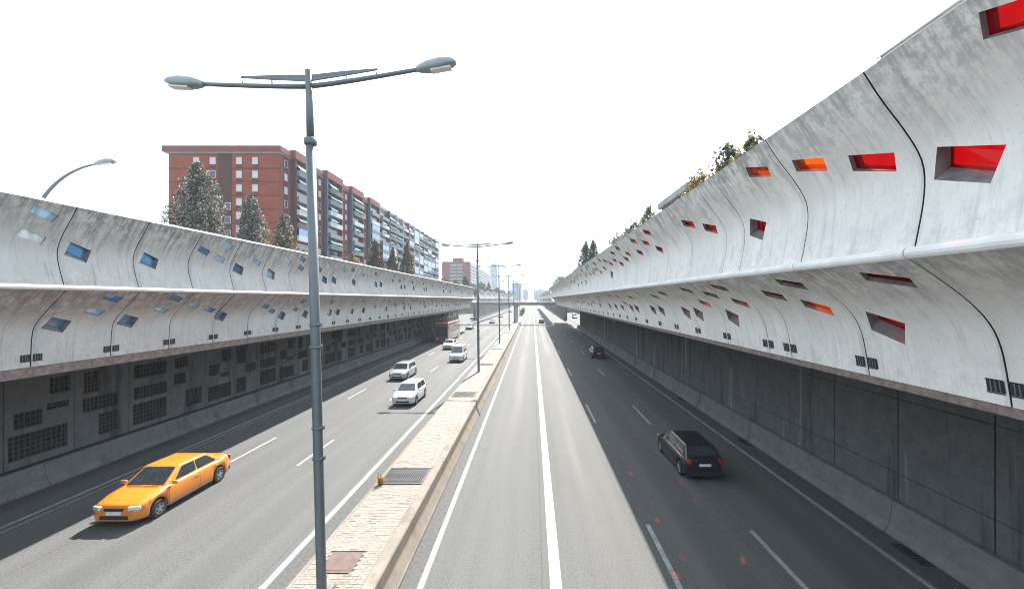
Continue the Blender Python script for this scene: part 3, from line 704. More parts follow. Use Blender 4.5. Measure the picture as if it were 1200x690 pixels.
def far_barrier(side, path, lab, mat):
    """same double-curved section swept along a bending line, one child per panel"""
    r_ = empty('noise_barrier', (path[0][0], path[0][1], 0)); tag(r_, lab, 'noise barrier')
    pts = catmull(path, 14)
    sec = [(0.0, 11.2), (0.35, 10.4), (0.75, 9.9), (0.8, 9.3), (0.55, 8.6), (0.2, 8.45), (0.25, 8.3), (1.1, 7.6), (1.5, 7.0), (1.6, 5.9)]
    for i in range(len(pts) - 1):
        a, b = Vector(pts[i]), Vector(pts[i + 1]); d = (b - a).normalized(); n = Vector((-d.y, d.x)) * -side
        if n.x * side < 0: n = -n
        q = MB(); wob = 0.35 * math.sin(i * 0.9)
        A = [(a.x + n.x * (s + (0.25 if i % 2 else 0)), a.y, z + (wob if z > 8.5 else 0)) for s, z in sec]; B = [(b.x + n.x * (s + (0.0 if i % 2 else 0.25)), b.y, z + (wob if z > 8.5 else 0)) for s, z in sec]
        for j in range(len(sec) - 1): q.face([A[j], B[j], B[j + 1], A[j + 1]], 0, False)
        A2 = [(x + side * 0.3, y, z) for x, y, z in A]; B2 = [(x + side * 0.3, y, z) for x, y, z in B]
        for j in range(len(sec) - 1): q.face([A2[j], A2[j + 1], B2[j + 1], B2[j]], 0, False)
        q.face([A[0], A2[0], B2[0], B[0]]); q.face([A[-1], B[-1], B2[-1], A2[-1]])
        me = q.mesh('panel', mat); me.uv_layers.new(name='UVMap'); under(r_, link('panel', me))
far_barrier(-1, [(-17.5, 143), (-16.4, 172), (-15.6, 215), (-15.2, 270), (-15.0, 360)], 'distant pale curving noise barrier on the left behind the footbridge', M['nose'])
far_barrier(1, [(5.5, 141), (5.45, 175), (5.4, 215), (5.3, 280), (5.2, 380)], 'distant pale curving noise barrier on the right behind the footbridge', M['nose'])

# ------------------------------------------------------------------ street lamps on the median
def head_mesh():
    q = MB(); rings = []
    for u, wz, h0, h1 in ((0.0, 0.05, -0.05, 0.05), (0.10, 0.11, -0.07, 0.08), (0.30, 0.16, -0.10, 0.13), (0.62, 0.17, -0.10, 0.15), (0.88, 0.15, -0.06, 0.11), (0.98, 0.10, -0.02, 0.06), (1.0, 0.05, 0.0, 0.03)):
        rings.append([(u, -wz, h0 * .6), (u, -wz * .7, h0), (u, wz * .7, h0), (u, wz, h0 * .6), (u, wz, h1 * .4), (u, wz * .6, h1), (u, -wz * .6, h1), (u, -wz, h1 * .4)])
    q.loft(rings); return q.mesh('lamp_head', M['head'], recalc=True)
def lens_mesh():
    q = MB(); q.loft([[(u, -0.11, -0.095), (u, 0.11, -0.095), (u, 0.09, -0.135), (u, -0.09, -0.135)] for u in (0.36, 0.86)], smooth=False); return q.mesh('lens', M['lens'], recalc=True)
HEAD, LENS = head_mesh(), lens_mesh()
def street_lamp(x, y, lab, lean, yaw, detail=True):
    r_ = empty('street_lamp', (x, y, MH)); r_.rotation_euler = (0, -lean, 0); tag(r_, lab, 'street lamp', 'double-armed lamps along the median')
    H = 12.95
    q = MB(); q.tube([(0, 0, -0.02), (0, 0, 0.05), (0, 0, 6.0), (0, 0, 11.15)], [0.14, 0.118, 0.116, 0.112], 16); q.tube([(0, 0, 11.15), (0, 0, H)], [0.088, 0.082], 14)
    q.build('pole', M['steel'], r_)
    q = MB(); q.tube([(0, 0, 11.08), (0, 0, 11.12), (0, 0, 11.24), (0, 0, 11.28)], [0.12, 0.15, 0.15, 0.1], 14); q.build('collar', M['steel'], r_)
    q = MB(); q.box(-0.24, 0.24, -0.24, 0.24, -0.01, 0.03); q.build('base_plate', M['steel'], r_)
    if detail:
        for z in (3.3, 4.05, 6.05, 6.6):
            q = MB(); q.tube([(0, 0, z), (0, 0, z + 0.045)], 0.142, 14); q.box(0.12, 0.17, -0.03, 0.03, z - 0.02, z + 0.07); q.build('clamp', M['steel'], r_)
    for sgn in (-1, 1):
        rise = 0.20 if sgn < 0 else 0.27
        c_, s_ = math.cos(yaw) * sgn, math.sin(yaw) * sgn
        Z0 = H - 0.40
        P = [(c_ * d, s_ * d, Z0 + rise * ((d / 2.75) ** 1.25)) for d in (0.05, 0.6, 1.2, 1.8, 2.4, 2.8)]
        q = MB(); q.tube(P, [0.06, 0.058, 0.056, 0.052, 0.05, 0.048], 10); q.build('arm', M['steel'], r_)
        e = Vector(P[-1])
        q = MB()
        zt = H - 0.10
        A = [(0.06, zt - 0.17), (1.0, zt - 0.10 + rise * .1), (1.75, zt - 0.02 + rise * .12), (1.75, zt + 0.015 + rise * .12), (0.9, zt + 0.0 + rise * .1), (0.06, zt - 0.02)]
        q.loft([[(c_ * d - s_ * 0.018, s_ * d + c_ * 0.018, z) for d, z in A], [(c_ * d + s_ * 0.018, s_ * d - c_ * 0.018, z) for d, z in A]], smooth=False)
        for d in (0.95, 1.72):
            z1 = Z0 + rise * ((d / 2.75) ** 1.25); q.tube([(c_ * d, s_ * d, z1), (c_ * d, s_ * d, zt - 0.06 + rise * .11)], 0.016, 6)
        q.build('stay', M['steel'], r_, recalc=True)
        ho = link('lamp_head', HEAD, r_, e - Vector((c_, s_, 0)) * 0.08, (0, -math.atan2(rise * 1.25, 2.8), yaw + (math.pi if sgn < 0 else 0)))
        link('lens', LENS, ho)
LN = ['nearest tall grey double-armed street lamp rising from the brick median', 'second grey double-armed street lamp along the median, beside the white vehicles', 'third double-armed street lamp along the median', 'fourth double-armed street lamp along the median, before the footbridge', 'fifth double-armed street lamp, just in front of the footbridge column', 'double-armed street lamp just beyond the footbridge', 'farthest small double-armed street lamp on the median']
for i, yv in enumerate((10.4, 42.1, 69.0, 97.5, 124.0, 151.0, 180.0)):
    street_lamp(-5.24 if i == 0 else -5.42, yv, LN[i], R(1.45) if i == 0 else R(0.6), R(-3), i < 2)
# curved single-arm lamp on the left upper road
r_ = empty('street_lamp', (-24.6, 20.5, 6.7)); tag(r_, 'slender curved single-arm street lamp rising behind the left noise barrier', 'street lamp')
Pc = [(0, 0, 0), (0, 0, 3.6), (0.08, 0, 5.0), (0.45, 0, 6.0), (1.0, 0, 6.75), (1.7, 0, 7.35), (2.5, 0, 7.75), (3.25, 0, 7.95)]
q = MB(); q.tube(catmull(Pc, 5), [0.11 - 0.07 * i / 35 for i in range(36)], 10); q.build('pole', M['steel'], r_)
ho = link('lamp_head', HEAD, r_, (3.15, 0, 7.95), (0, R(-8), 0)); link('lens', LENS, ho)

# ------------------------------------------------------------------ vehicles
M['tyre'] = plain('tyre_rubber', (0.02, 0.02, 0.021), 0.85)
M['rim'] = plain('alloy_rim', (0.42, 0.43, 0.44), 0.35, 0.7)
M['carglass'] = plain('tinted_car_glass', (0.03, 0.038, 0.044), 0.05, 0, 1.0, var=0.2)
M['trim'] = plain('black_trim', (0.02, 0.02, 0.022), 0.55)
M['lampclear'] = plain('headlight_lens', (0.62, 0.64, 0.66), 0.12, 0.1)
M['lampred'] = plain('taillight_lens', (0.35, 0.015, 0.02), 0.2)
M['plate'] = plain('number_plate', (0.7, 0.7, 0.68), 0.4)
def paint(name, c, rough=0.28, metal=0.0): return plain(name, c, rough, metal, 0.5, 0.6, var=0.04, scale=0.8)
PAINT = {'orange': paint('orange_paint', (0.62, 0.20, 0.022)), 'white': paint('white_paint', (0.50, 0.51, 0.505)), 'silver': paint('silver_paint', (0.34, 0.35, 0.35), 0.3, 0.3),
         'black': paint('black_paint', (0.012, 0.013, 0.015)), 'grey': paint('grey_paint', (0.12, 0.13, 0.14)), 'red': paint('red_paint', (0.26, 0.02, 0.032)), 'cream': paint('cream_paint', (0.40, 0.33, 0.31)), 'blue': paint('blue_paint', (0.08, 0.14, 0.22))}
def wheel_meshes(rad, wd):
    t = MB(); prof = [(rad * 0.62, -wd / 2), (rad * 0.93, -wd / 2), (rad, -wd * 0.36), (rad, wd * 0.36), (rad * 0.93, wd / 2), (rad * 0.62, wd / 2)]
    n = 28
    for i in range(n):
        a, b = 2 * math.pi * i / n, 2 * math.pi * (i + 1) / n
        for j in range(len(prof) - 1):
            (r0, x0), (r1, x1) = prof[j], prof[j + 1]
            t.face([(x0, r0 * math.cos(a), r0 * math.sin(a)), (x0, r0 * math.cos(b), r0 * math.sin(b)), (x1, r1 * math.cos(b), r1 * math.sin(b)), (x1, r1 * math.cos(a), r1 * math.sin(a))], 0, True)
    tm = t.mesh('tyre', M['tyre'], recalc=True)
    r = MB()
    for x in (-wd * 0.42, wd * 0.42):
        r.face([(x, rad * 0.63 * math.cos(2 * math.pi * i / n), rad * 0.63 * math.sin(2 * math.pi * i / n)) for i in range(n)], 1)
        e = 0.012 if x > 0 else -0.012
        for s in range(5):
            a = 2 * math.pi * s / 5; Mx = Matrix.Rotation(a, 4, 'X'); r.box(min(x, x + e), max(x, x + e), -0.035, 0.035, 0.0, rad * 0.6, 0, Mx)
        r.tube([(x, 0, 0), (x + 2 * e, 0, 0)], rad * 0.17, 12)
        for i in range(n):
            a, b = 2 * math.pi * i / n, 2 * math.pi * (i + 1) / n
            r.face([(x + e, rad * .63 * math.cos(a), rad * .63 * math.sin(a)), (x + e, rad * .63 * math.cos(b), rad * .63 * math.sin(b)), (x + e, rad * .54 * math.cos(b), rad * .54 * math.sin(b)), (x + e, rad * .54 * math.cos(a), rad * .54 * math.sin(a))], 0)
    return tm, r.mesh('rim', [M['rim'], M['trim']])
WH = {}
def wheels(root, xs, ys, rad, wd):
    if (rad, wd) not in WH: WH[(rad, wd)] = wheel_meshes(rad, wd)
    tm, rm = WH[(rad, wd)]
    for x in xs:
        for y in ys:
            wo = empty('wheel', (x, y, rad)); wo.parent = root
            link('tyre', tm, wo); link('rim', rm, wo)
def smoothstep(a, b, x):
    t = min(1, max(0, (x - a) / (b - a))); return t * t * (3 - 2 * t)
def car(lab, cat, x, y, head, pcol, L=4.3, W=1.78, H=1.47, hood=1.05, hz=0.98, trunk=0.0, ws=0.75, rs=0.55, side_n=2, rad=0.315, van=False, group='cars on the motorway', two=None):
    """front towards local +Y; hood = hood length, trunk = boot length, ws/rs = run of screens"""
    root = empty('van' if van else 'car', (x, y, 0), head); tag(root, lab, cat, group)
    pm = PAINT[pcol]
    yf, yr = L / 2 - 0.80, -L / 2 + 0.78
    belt = hz
    def zt(v):
        f = L / 2 - v
        z = belt
        if f < hood: z = belt - (belt - 0.68 * (1 if not van else 1.15)) * (1 - (f / hood)) ** 1.6 * 0.85
        if trunk > 0 and v < -L / 2 + trunk: z = belt + 0.02
        e = min(L / 2 - v, v + L / 2)
        if e < 0.14: z -= 0.10 * (1 - e / 0.14) ** 2
        return z
    def hw(v):
        a = abs(2 * v / L); base = W / 2 * (1 - 0.05 * a ** 3)
        e = L / 2 - abs(v)
        if e < 0.30: base -= 0.20 * (1 - e / 0.30) ** 2.2
        return base
    def zb(v):
        z = 0.20 + (0.06 * smoothstep(0.5, 0.0, L / 2 - abs(v)))
        Ra = rad + 0.065
        for yw in (yf, yr):
            d = abs(v - yw)
            if d < Ra: z = max(z, rad + math.sqrt(Ra * Ra - d * d))
        return min(z, zt(v) - 0.14)
    st = set([-L / 2, L / 2, -L / 2 + 0.02, L / 2 - 0.02, -L / 2 + 0.06, L / 2 - 0.06, -L / 2 + .14, L / 2 - .14])
    n = 46
    for i in range(n + 1): st.add(-L / 2 + L * i / n)
    for yw in (yf, yr):
        for i in range(17): st.add(yw - (rad + 0.066) * math.cos(math.pi * i / 16))
    rings = []
    for v in sorted(st):
        a, t, w_ = zb(v), zt(v), hw(v); mid = a + (t - a) * 0.5
        half = [(w_ * 0.90, a), (w_ * 0.975, a + 0.03), (w_ * 0.992, a + (t - a) * 0.22), (w_, mid), (w_ * 0.985, t - (t - a) * 0.22), (w_ * 0.955, t - 0.055), (w_ * 0.90, t - 0.016), (w_ * 0.6, t + 0.012), (0, t + 0.02)]
        ring = [(p, v, z) for p, z in half] + [(-p, v, z) for p, z in reversed(half[:-1])]
        rings.append(ring)
    q = MB(); q.loft(rings, close=False); q.build('body', pm, root, recalc=True)
    q = MB(); q.box(-W / 2 + 0.20, W / 2 - 0.20, -L / 2 + 0.12, L / 2 - 0.12, 0.17, 0.62); q.build('underbody', M['trim'], root)
    # cabin
    cf0 = L / 2 - hood + 0.06; cr0 = -L / 2 + trunk + 0.05; cf1 = cf0 - ws; cr1 = cr0 + rs
    w0, w1 = W / 2 - 0.085, W / 2 - 0.26; z0, z1 = belt - 0.03, H
    V = [(-w0, cr0, z0), (w0, cr0, z0), (w0, cf0, z0), (-w0, cf0, z0), (-w1, cr1, z1 - 0.03), (w1, cr1, z1 - 0.03), (w1, cf1, z1), (-w1, cf1, z1)]
    q = MB(); q.v = [tuple(p) for p in V]
    for f in ((0, 1, 5, 4), (1, 2, 6, 5), (2, 3, 7, 6), (3, 0, 4, 7), (4, 5, 6, 7)): q.f.append(f); q.m.append(0); q.sm.append(True)
    me = q.mesh('cabin', pm, recalc=True); bevel_mesh(me, 0.07, 3); link('cabin', me, root)
    V = [Vector(p) for p in V]
    def pane(name, a, b, c_, d, u0, u1, v0, v1, off=0.006):
        def pt(u, v): return (a * (1 - u) + b * u) * (1 - v) + (d * (1 - u) + c_ * u) * v
        nrm = (b - a).cross(d - a).normalized()
        P = [pt(u0, v0), pt(u1, v0), pt(u1, v1), pt(u0, v1)]
        ctr = sum(P, Vector()) / 4
        if nrm.dot(ctr - Vector((0, (cf0 + cr0) / 2, (z0 + z1) / 2))) < 0: nrm = -nrm
        # rounded corners
        pts = []
        for i in range(4):
            p, pv, nx = P[i], P[i - 1], P[(i + 1) % 4]; r1 = 0.06
            e1 = (pv - p).normalized() * r1; e2 = (nx - p).normalized() * r1
            pts += [p + e1, p + (e1 + e2) * 0.28, p + e2]
        g_ = MB(); top = [p + nrm * off for p in pts]; g_.face(top)
        for i in range(len(pts)): g_.face([top[i], pts[i] - nrm * 0.01, pts[(i + 1) % len(pts)] - nrm * 0.01, top[(i + 1) % len(pts)]])
        g_.build(name, M['carglass'], root, recalc=True)
    pane('windscreen', V[3], V[2], V[6], V[7], 0.06, 0.94, 0.10, 0.90)
    pane('rear_window', V[0], V[1], V[5], V[4], 0.09, 0.91, 0.22, 0.88)
    for s in ((1, 2, 6, 5), (0, 3, 7, 4)):
        A = [V[i] for i in s]
        cuts = [0.09] + [0.09 + (0.88 - 0.09) * (i + 1) / side_n for i in range(side_n)]
        for i in range(side_n): pane('side_window', A[0], A[1], A[2], A[3], cuts[i] + 0.012, cuts[i + 1] - 0.012, 0.14, 0.86)
    wheels(root, (-W / 2 + 0.105, W / 2 - 0.105), (yf, yr), rad, 0.21)
    def lamp(name, mat, xs, yv, zc, wx, hz_, d):
        for s in (-1, 1):
            a = MB(); a.box(-wx / 2, wx / 2, -d / 2, d / 2, -hz_ / 2, hz_ / 2); me = a.mesh(name, mat); bevel_mesh(me, 0.03, 2); link(name, me, root, (s * xs, yv, zc), (0, 0, -s * math.copysign(0.28, yv)))
    lamp('headlight', M['lampclear'], W / 2 - 0.27, L / 2 - 0.11, 0.665 if not van else 0.78, 0.36, 0.15, 0.16)
    lamp('taillight', M['lampred'], W / 2 - 0.20, -L / 2 + 0.075, 0.86 if not van else 1.0, 0.22, 0.20 if not van else 0.42, 0.14)
    a = MB(); a.box(-0.34, 0.34, L / 2 - 0.05, L / 2 + 0.008, 0.60, 0.70); a.box(-0.5, 0.5, L / 2 - 0.06, L / 2 + 0.004, 0.30, 0.44); a.build('grille', M['trim'], root)
    a = MB(); a.box(-0.26, 0.26, L / 2, L / 2 + 0.018, 0.47, 0.58); a.build('number_plate', M['plate'], root)
    a = MB(); a.box(-0.26, 0.26, -L / 2 - 0.015, -L / 2 + 0.01, 0.66, 0.77); a.build('number_plate', M['plate'], root)
    a = MB(); a.box(-W / 2 + 0.14, W / 2 - 0.14, -L / 2 - 0.006, -L / 2 + 0.06, 0.28, 0.42); a.build('rear_bumper', M['trim'], root)
    for s in (-1, 1):
        a = MB(); a.box(-0.1, 0.1, -0.05, 0.05, -0.065, 0.065); me = a.mesh('wing_mirror', pm); bevel_mesh(me, 0.03, 2); link('wing_mirror', me, root, (s * (W / 2 + 0.06), cf0 - 0.28, belt + 0.06))
        a = MB()
        for yv in ((cf0 + cr0) / 2 + 0.06, cr0 + 0.45): a.box(s * (W / 2 - 0.003) - 0.012, s * (W / 2 - 0.003) + 0.012, yv - 0.09, yv + 0.09, belt - 0.17, belt - 0.14)
        a.build('door_handle', pm if pcol != 'white' else M['trim'], root)
        a = MB(); a.box(s * (W / 2 - 0.012) - 0.012, s * (W / 2 - 0.012) + 0.012, yr + rad + 0.1, yf - rad - 0.1, 0.205, 0.27); a.build('sill', M['trim'], root)
    if L > 4.38 and y < 60:
        for s_ in (-1, 1):
            for yv in (cf0 - 0.12, (cf0 + cr0) / 2 - 0.10, cr0 + 0.42):
                a = MB(); pts = []
                for zz in (0.26, 0.42, 0.6, 0.76, belt - 0.06): 
                    t_ = zt(yv); a0 = 0.2; fr = (zz - a0) / (t_ - a0); wv = hw(yv) * (0.992 + 0.008 * min(1, fr / .5)) if fr < .5 else hw(yv) * (1 - 0.045 * max(0, (fr - .5) / .5) ** 2)
                    pts.append((s_ * (wv + 0.001), yv, zz))
                for i in range(len(pts) - 1):
                    p0, p1 = pts[i], pts[i + 1]; a.face([(p0[0], yv - 0.007, p0[2]), (p0[0], yv + 0.007, p0[2]), (p1[0], yv + 0.007, p1[2]), (p1[0], yv - 0.007, p1[2])])
                a.build('door_seam', M['trim'], root)
        a = MB(); a.box(-0.62, -0.05, cf0 + 0.03, cf0 + 0.05, belt + 0.03, belt + 0.045); a.box(0.0, 0.55, cf0 + 0.02, cf0 + 0.04, belt + 0.03, belt + 0.045); a.build('wiper', M['trim'], root)
    return root
PI = math.pi
car('orange-yellow saloon car changing lanes nearest the camera on the left carriageway', 'car', -14.65, 16.9, PI, 'orange', L=4.55, W=1.82, H=1.47, hood=1.15, trunk=0.45, ws=0.85, rs=0.75)
car('white hatchback in the lane beside the median, nearest of the white cars', 'car', -9.7, 33.2, PI, 'white', L=4.1, W=1.75, H=1.5, hood=0.95, ws=0.65, rs=0.35)
car('silver estate car in the middle lane left of the nearest white hatchback', 'car', -13.35, 43.3, PI, 'silver', L=4.35, W=1.78, H=1.52, hood=1.05, ws=0.7, rs=0.4)
car('small white van next to the median, ahead of the second lamp post', 'van', -9.75, 55.2, PI, 'white', L=4.3, W=1.82, H=1.98, hood=0.85, hz=1.12, ws=0.62, rs=0.10, van=True)
car('white saloon car in the middle lane beside the red coach', 'car', -13.5, 68.8, PI, 'white', L=4.5, W=1.8, H=1.46, hood=1.1, trunk=0.6, ws=0.75, rs=0.6)
car('dark grey car just behind the red coach at the left wall gap', 'car', -16.9, 112.5, PI, 'grey', L=4.2, W=1.78, H=1.5)
car('distant white car on the left carriageway before the footbridge column', 'car', -13.6, 141.5, PI, 'white', L=4.5, W=1.8, H=1.5)
car('distant dark car on the left carriageway beyond the footbridge', 'car', -14.3, 188, PI, 'grey')
car('tiny far dark car on the left carriageway near the vanishing point', 'car', -13.6, 262, PI, 'blue')
car('black hatchback in the shaded lanes nearest the camera on the right', 'car', 7.6, 20.6, 0, 'black', L=4.4, W=1.8, H=1.45, hood=1.1, ws=0.75, rs=0.6)
car('black car farther along the shaded right-hand lane by the dark wall', 'car', 8.95, 58.6, 0, 'black', L=4.3, W=1.78, H=1.5)
car('distant dark grey car on the sunlit right carriageway before the footbridge', 'car', 3.0, 142.5, 0, 'grey', L=4.3, W=1.8, H=1.55)
car('blue-grey van seen through the bright gap in the right wall', 'van', 17.9, 178, PI, 'blue', L=4.8, W=1.9, H=2.1, hood=0.9, hz=1.15, rs=0.1, van=True)
car('pale car seen through the open gap in the left wall', 'car', -24.6, 172, PI, 'white')
def coach(x, y, head):
    L, W, H = 12.6, 2.55, 3.75
    root = empty('coach', (x, y, 0), head); tag(root, 'tall red and cream coach with dark windows half in shade on the left', 'coach')
    q = MB(); q.box(-W / 2, W / 2, -L / 2, L / 2, 0.32, H); me = q.mesh('body', PAINT['cream']); bevel_mesh(me, 0.16, 3); link('body', me, root)
    q = MB(); q.box(-W / 2 - 0.004, W / 2 + 0.004, -L / 2 + 0.3, L / 2 - 0.5, H - 0.55, H - 0.16); q.box(-W / 2 + 0.12, W / 2 - 0.12, -L / 2 + 0.25, L / 2 - 0.2, H - 0.01, H + 0.05); q.build('roof_band', PAINT['red'], root)
    q = MB(); q.box(-W / 2 + 0.10, W / 2 - 0.10, L / 2 - 0.1, L / 2 + 0.012, H - 0.55, H - 0.14); q.box(-W / 2 + 0.12, W / 2 - 0.12, L / 2 - 0.1, L / 2 + 0.010, 0.42, 0.95); q.build('front_panel', PAINT['red'], root)
    q = MB(); q.box(-W / 2 + 0.14, W / 2 - 0.14, L / 2 - 0.05, L / 2 + 0.014, 1.02, H - 0.62); me = q.mesh('windscreen', M['carglass']); link('windscreen', me, root)
    for s in (-1, 1):
        for i in range(6):
            y0 = -L / 2 + 0.55 + i * 1.9; q = MB(); a, b = sorted((s * (W / 2 - 0.03), s * (W / 2 + 0.008))); q.box(a, b, y0, y0 + 1.8, 1.75, 2.95); q.build('side_window', M['carglass'], root)
        for i in range(4):
            y0 = -L / 2 + 0.5 + i * 2.6; q = MB(); a, b = sorted((s * (W / 2 - 0.03), s * (W / 2 + 0.006)))
            q.loft([[(a, y0, 0.75 + .1 * (i % 2)), (a, y0 + 2.2, 1.30), (a, y0 + 2.2, 1.55), (a, y0, 1.0 + .1 * (i % 2))], [(b, y0, 0.75 + .1 * (i % 2)), (b, y0 + 2.2, 1.30), (b, y0 + 2.2, 1.55), (b, y0, 1.0 + .1 * (i % 2))]], smooth=False); q.build('livery_stripe', PAINT['red'], root, recalc=True)
        q = MB(); q.box(s * (W / 2 - 0.45) - 0.2, s * (W / 2 - 0.45) + 0.2, L / 2 - 0.02, L / 2 + 0.025, 0.62, 0.80); q.build('headlight', M['lampclear'], root)
        q = MB(); q.tube([(s * (W / 2 - 0.1), L / 2 - 0.1, H - 0.5), (s * (W / 2 + 0.18), L / 2 + 0.25, H - 0.6), (s * (W / 2 + 0.18), L / 2 + 0.25, H - 1.1)], 0.06, 8); q.build('wing_mirror', M['trim'], root)
    q = MB(); q.box(-W / 2 + 0.15, W / 2 - 0.15, -L / 2 - 0.01, -L / 2 + 0.05, 2.0, 3.1); q.build('rear_window', M['carglass'], root)
    wheels(root, (-W / 2 + 0.14, W / 2 - 0.14), (L / 2 - 2.6, -L / 2 + 3.3), 0.5, 0.3)
    q = MB(); q.box(-W / 2 + 0.3, W / 2 - 0.3, -L / 2 + 0.4, L / 2 - 0.4, 0.2, 0.5); q.build('underbody', M['trim'], root)
coach(-16.9, 84.0, PI)

# ------------------------------------------------------------------ buildings
M['brick_o'] = None
def brickwork(name, a, b, mortar=0.85):
    k = NT(name); P = k.pos(); p = k.sep(P); row = k.noise(k.comb(k.math('MULTIPLY', p[0], 0.5), k.math('MULTIPLY', p[1], 0.5), k.math('MULTIPLY', p[2], 6.0)), 1.0, 3, 0.7)
    big = k.noise(P, 0.25, 4); c = k.mix(k.ramp(row, 0.3, 0.7), a, b); c = k.mix(k.math('MULTIPLY', k.ramp(big, 0.4, 0.7), 0.35), c, tuple(q * 0.6 for q in b)); return k.set(c, 0.9)
M['brick_o'] = brickwork('orange_brick', (0.235, 0.056, 0.026), (0.165, 0.034, 0.018))
M['brick_d'] = brickwork('dark_red_brick', (0.115, 0.02, 0.02), (0.08, 0.017, 0.017))
M['brick_b'] = brickwork('brown_brick', (0.07, 0.026, 0.022), (0.05, 0.02, 0.019))
M['brick_p'] = brickwork('dusty_red_render', (0.17, 0.050, 0.048), (0.135, 0.040, 0.041))
M['white_r'] = plain('white_shutter', (0.40, 0.40, 0.40), 0.6)
M['frame'] = plain('window_frame', (0.32, 0.32, 0.315), 0.5)
M['wglass'] = plain('window_glass', (0.03, 0.045, 0.06), 0.08, 0, 0.7)
M['bglass'] = plain('blue_window_glass', (0.10, 0.22, 0.34), 0.1, 0, 0.7)
M['parapet'] = plain('balcony_parapet', (0.15, 0.16, 0.165), 0.7)
M['brownp'] = plain('brown_parapet', (0.12, 0.085, 0.075), 0.7); M['awn_b'] = plain('blue_awning', (0.07, 0.16, 0.27), 0.8); M['awn_g'] = plain('green_awning', (0.08, 0.15, 0.15), 0.8); M['awn_w'] = plain('white_awning', (0.36, 0.37, 0.36), 0.8)
M['grey_w'] = plain('grey_white_render', (0.25, 0.255, 0.26), 0.8, var=0.2, scale=0.2)
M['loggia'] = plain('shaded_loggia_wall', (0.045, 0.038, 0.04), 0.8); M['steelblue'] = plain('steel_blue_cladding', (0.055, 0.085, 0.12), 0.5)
def mesh_box(name, x0, x1, y0, y1, z0, z1, mat):
    q = MB(); q.box(x0, x1, y0, y1, z0, z1); return q.mesh(name, mat)
def put(name, me, root, loc): return link(name, me, root, Vector(loc) - root.location)
def bx(name, root, x0, x1, y0, y1, z0, z1, mat): return under(root, link(name, mesh_box(name, x0, x1, y0, y1, z0, z1, mat)))
rb = random.Random(21)
XF = -52.0
# shared window pieces on end walls (facing -Y), local origin at window centre on the wall plane
fw = MB()
for a in ((-.62, -.5, -.75, .75), (.5, .62, -.75, .75), (-.5, .5, .62, .75), (-.5, .5, -.75, -.62)): fw.box(a[0], a[1], -0.06, 0.0, a[2], a[3])
END_FRAME = fw.mesh('frame', M['frame'])
END_SHUT = mesh_box('shutter', -.5, .5, -0.04, 0.0, -.62, .62, M['white_r']); END_GL = mesh_box('pane', -.5, .5, -0.02, 0.0, -.62, .62, M['wglass'])
END_HALF = mesh_box('shutter', -.5, .5, -0.045, -0.02, .05, .62, M['white_r'])
# pieces on facades facing +X, origin at centre on plane
fw = MB()
for a in ((-.55, -.45, -.75, .75), (.45, .55, -.75, .75), (-.45, .45, .65, .75), (-.45, .45, -.75, -.65)): fw.box(0.0, 0.06, a[0], a[1], a[2], a[3])
FAC_FRAME = fw.mesh('frame', M['frame'])
FAC_SHUT = mesh_box('shutter', 0.0, 0.04, -.45, .45, -.65, .65, M['white_r']); FAC_GL = mesh_box('pane', 0.0, 0.02, -.45, .45, -.65, .65, M['wglass'])
def end_window(root, x, y, z, shut):
    o = put('window', END_FRAME, root, (x, y, z))
    if shut == 1: link('shutter', END_SHUT, o)
    else:
        link('pane', END_GL, o)
        if shut == 2: link('shutter', END_HALF, o)
def fac_window(root, y, z, shut, x=XF):
    o = put('window', FAC_FRAME, root, (x, y, z)); link('shutter' if shut else 'pane', FAC_SHUT if shut else FAC_GL, o)
BAL = {}
def balcony(root, x, yc, z, wd, mat_p, style):
    """floor slab, solid or barred parapet, set-back glazing, awning or enclosure; z = slab level"""
    key = (wd, mat_p, style)
    if key not in BAL:
        q = MB(); q.box(0.0, 1.15, -wd / 2, wd / 2, -0.18, 0.0)
        q.box(1.03, 1.15, -wd / 2, wd / 2, 0.0, 0.95)
        q.box(0.0, 1.03, -wd / 2, -wd / 2 + 0.1, 0.0, 0.95); q.box(0.0, 1.03, wd / 2 - 0.1, wd / 2, 0.0, 0.95)
        gz = MB(); gz.box(0.0, 0.05, -wd / 2 + 0.3, wd / 2 - 0.3, 0.05, 2.25)
        ex = None
        if style == 'awn_b' or style == 'awn_g' or style == 'awn_w':
            e = MB(); a0 = -wd / 2 + 0.2; a1 = wd * (0.1 if style != 'awn_g' else 0.45)
            e.loft([[(0.06, a0, 2.5), (1.3, a0, 1.35), (1.3, a0, 1.10), (1.26, a0, 1.10), (1.26, a0, 1.33), (0.06, a0, 2.45)], [(0.06, a1, 2.5), (1.3, a1, 1.35), (1.3, a1, 1.10), (1.26, a1, 1.10), (1.26, a1, 1.33), (0.06, a1, 2.45)]], smooth=False)
            ex = ('awning', e.mesh('awning', M[style], recalc=True))
        elif style == 'closed':
            e = MB(); e.box(1.05, 1.11, -wd / 2 + 0.05, wd / 2 - 0.05, 0.95, 2.55)
            ex = ('glazed_enclosure', e.mesh('glazed_enclosure', M['bglass']))
        BAL[key] = (q.mesh('balcony', M[mat_p]), gz.mesh('glazing', M['wglass'] if style != 'shut' else M['white_r']), ex)
    b, gz, ex = BAL[key]
    o = put('balcony', b, root, (x, yc, z)); link('glazing', gz, o)
    if ex: link(ex[0], ex[1], o)
ZT = 39.4; ST = 2.81
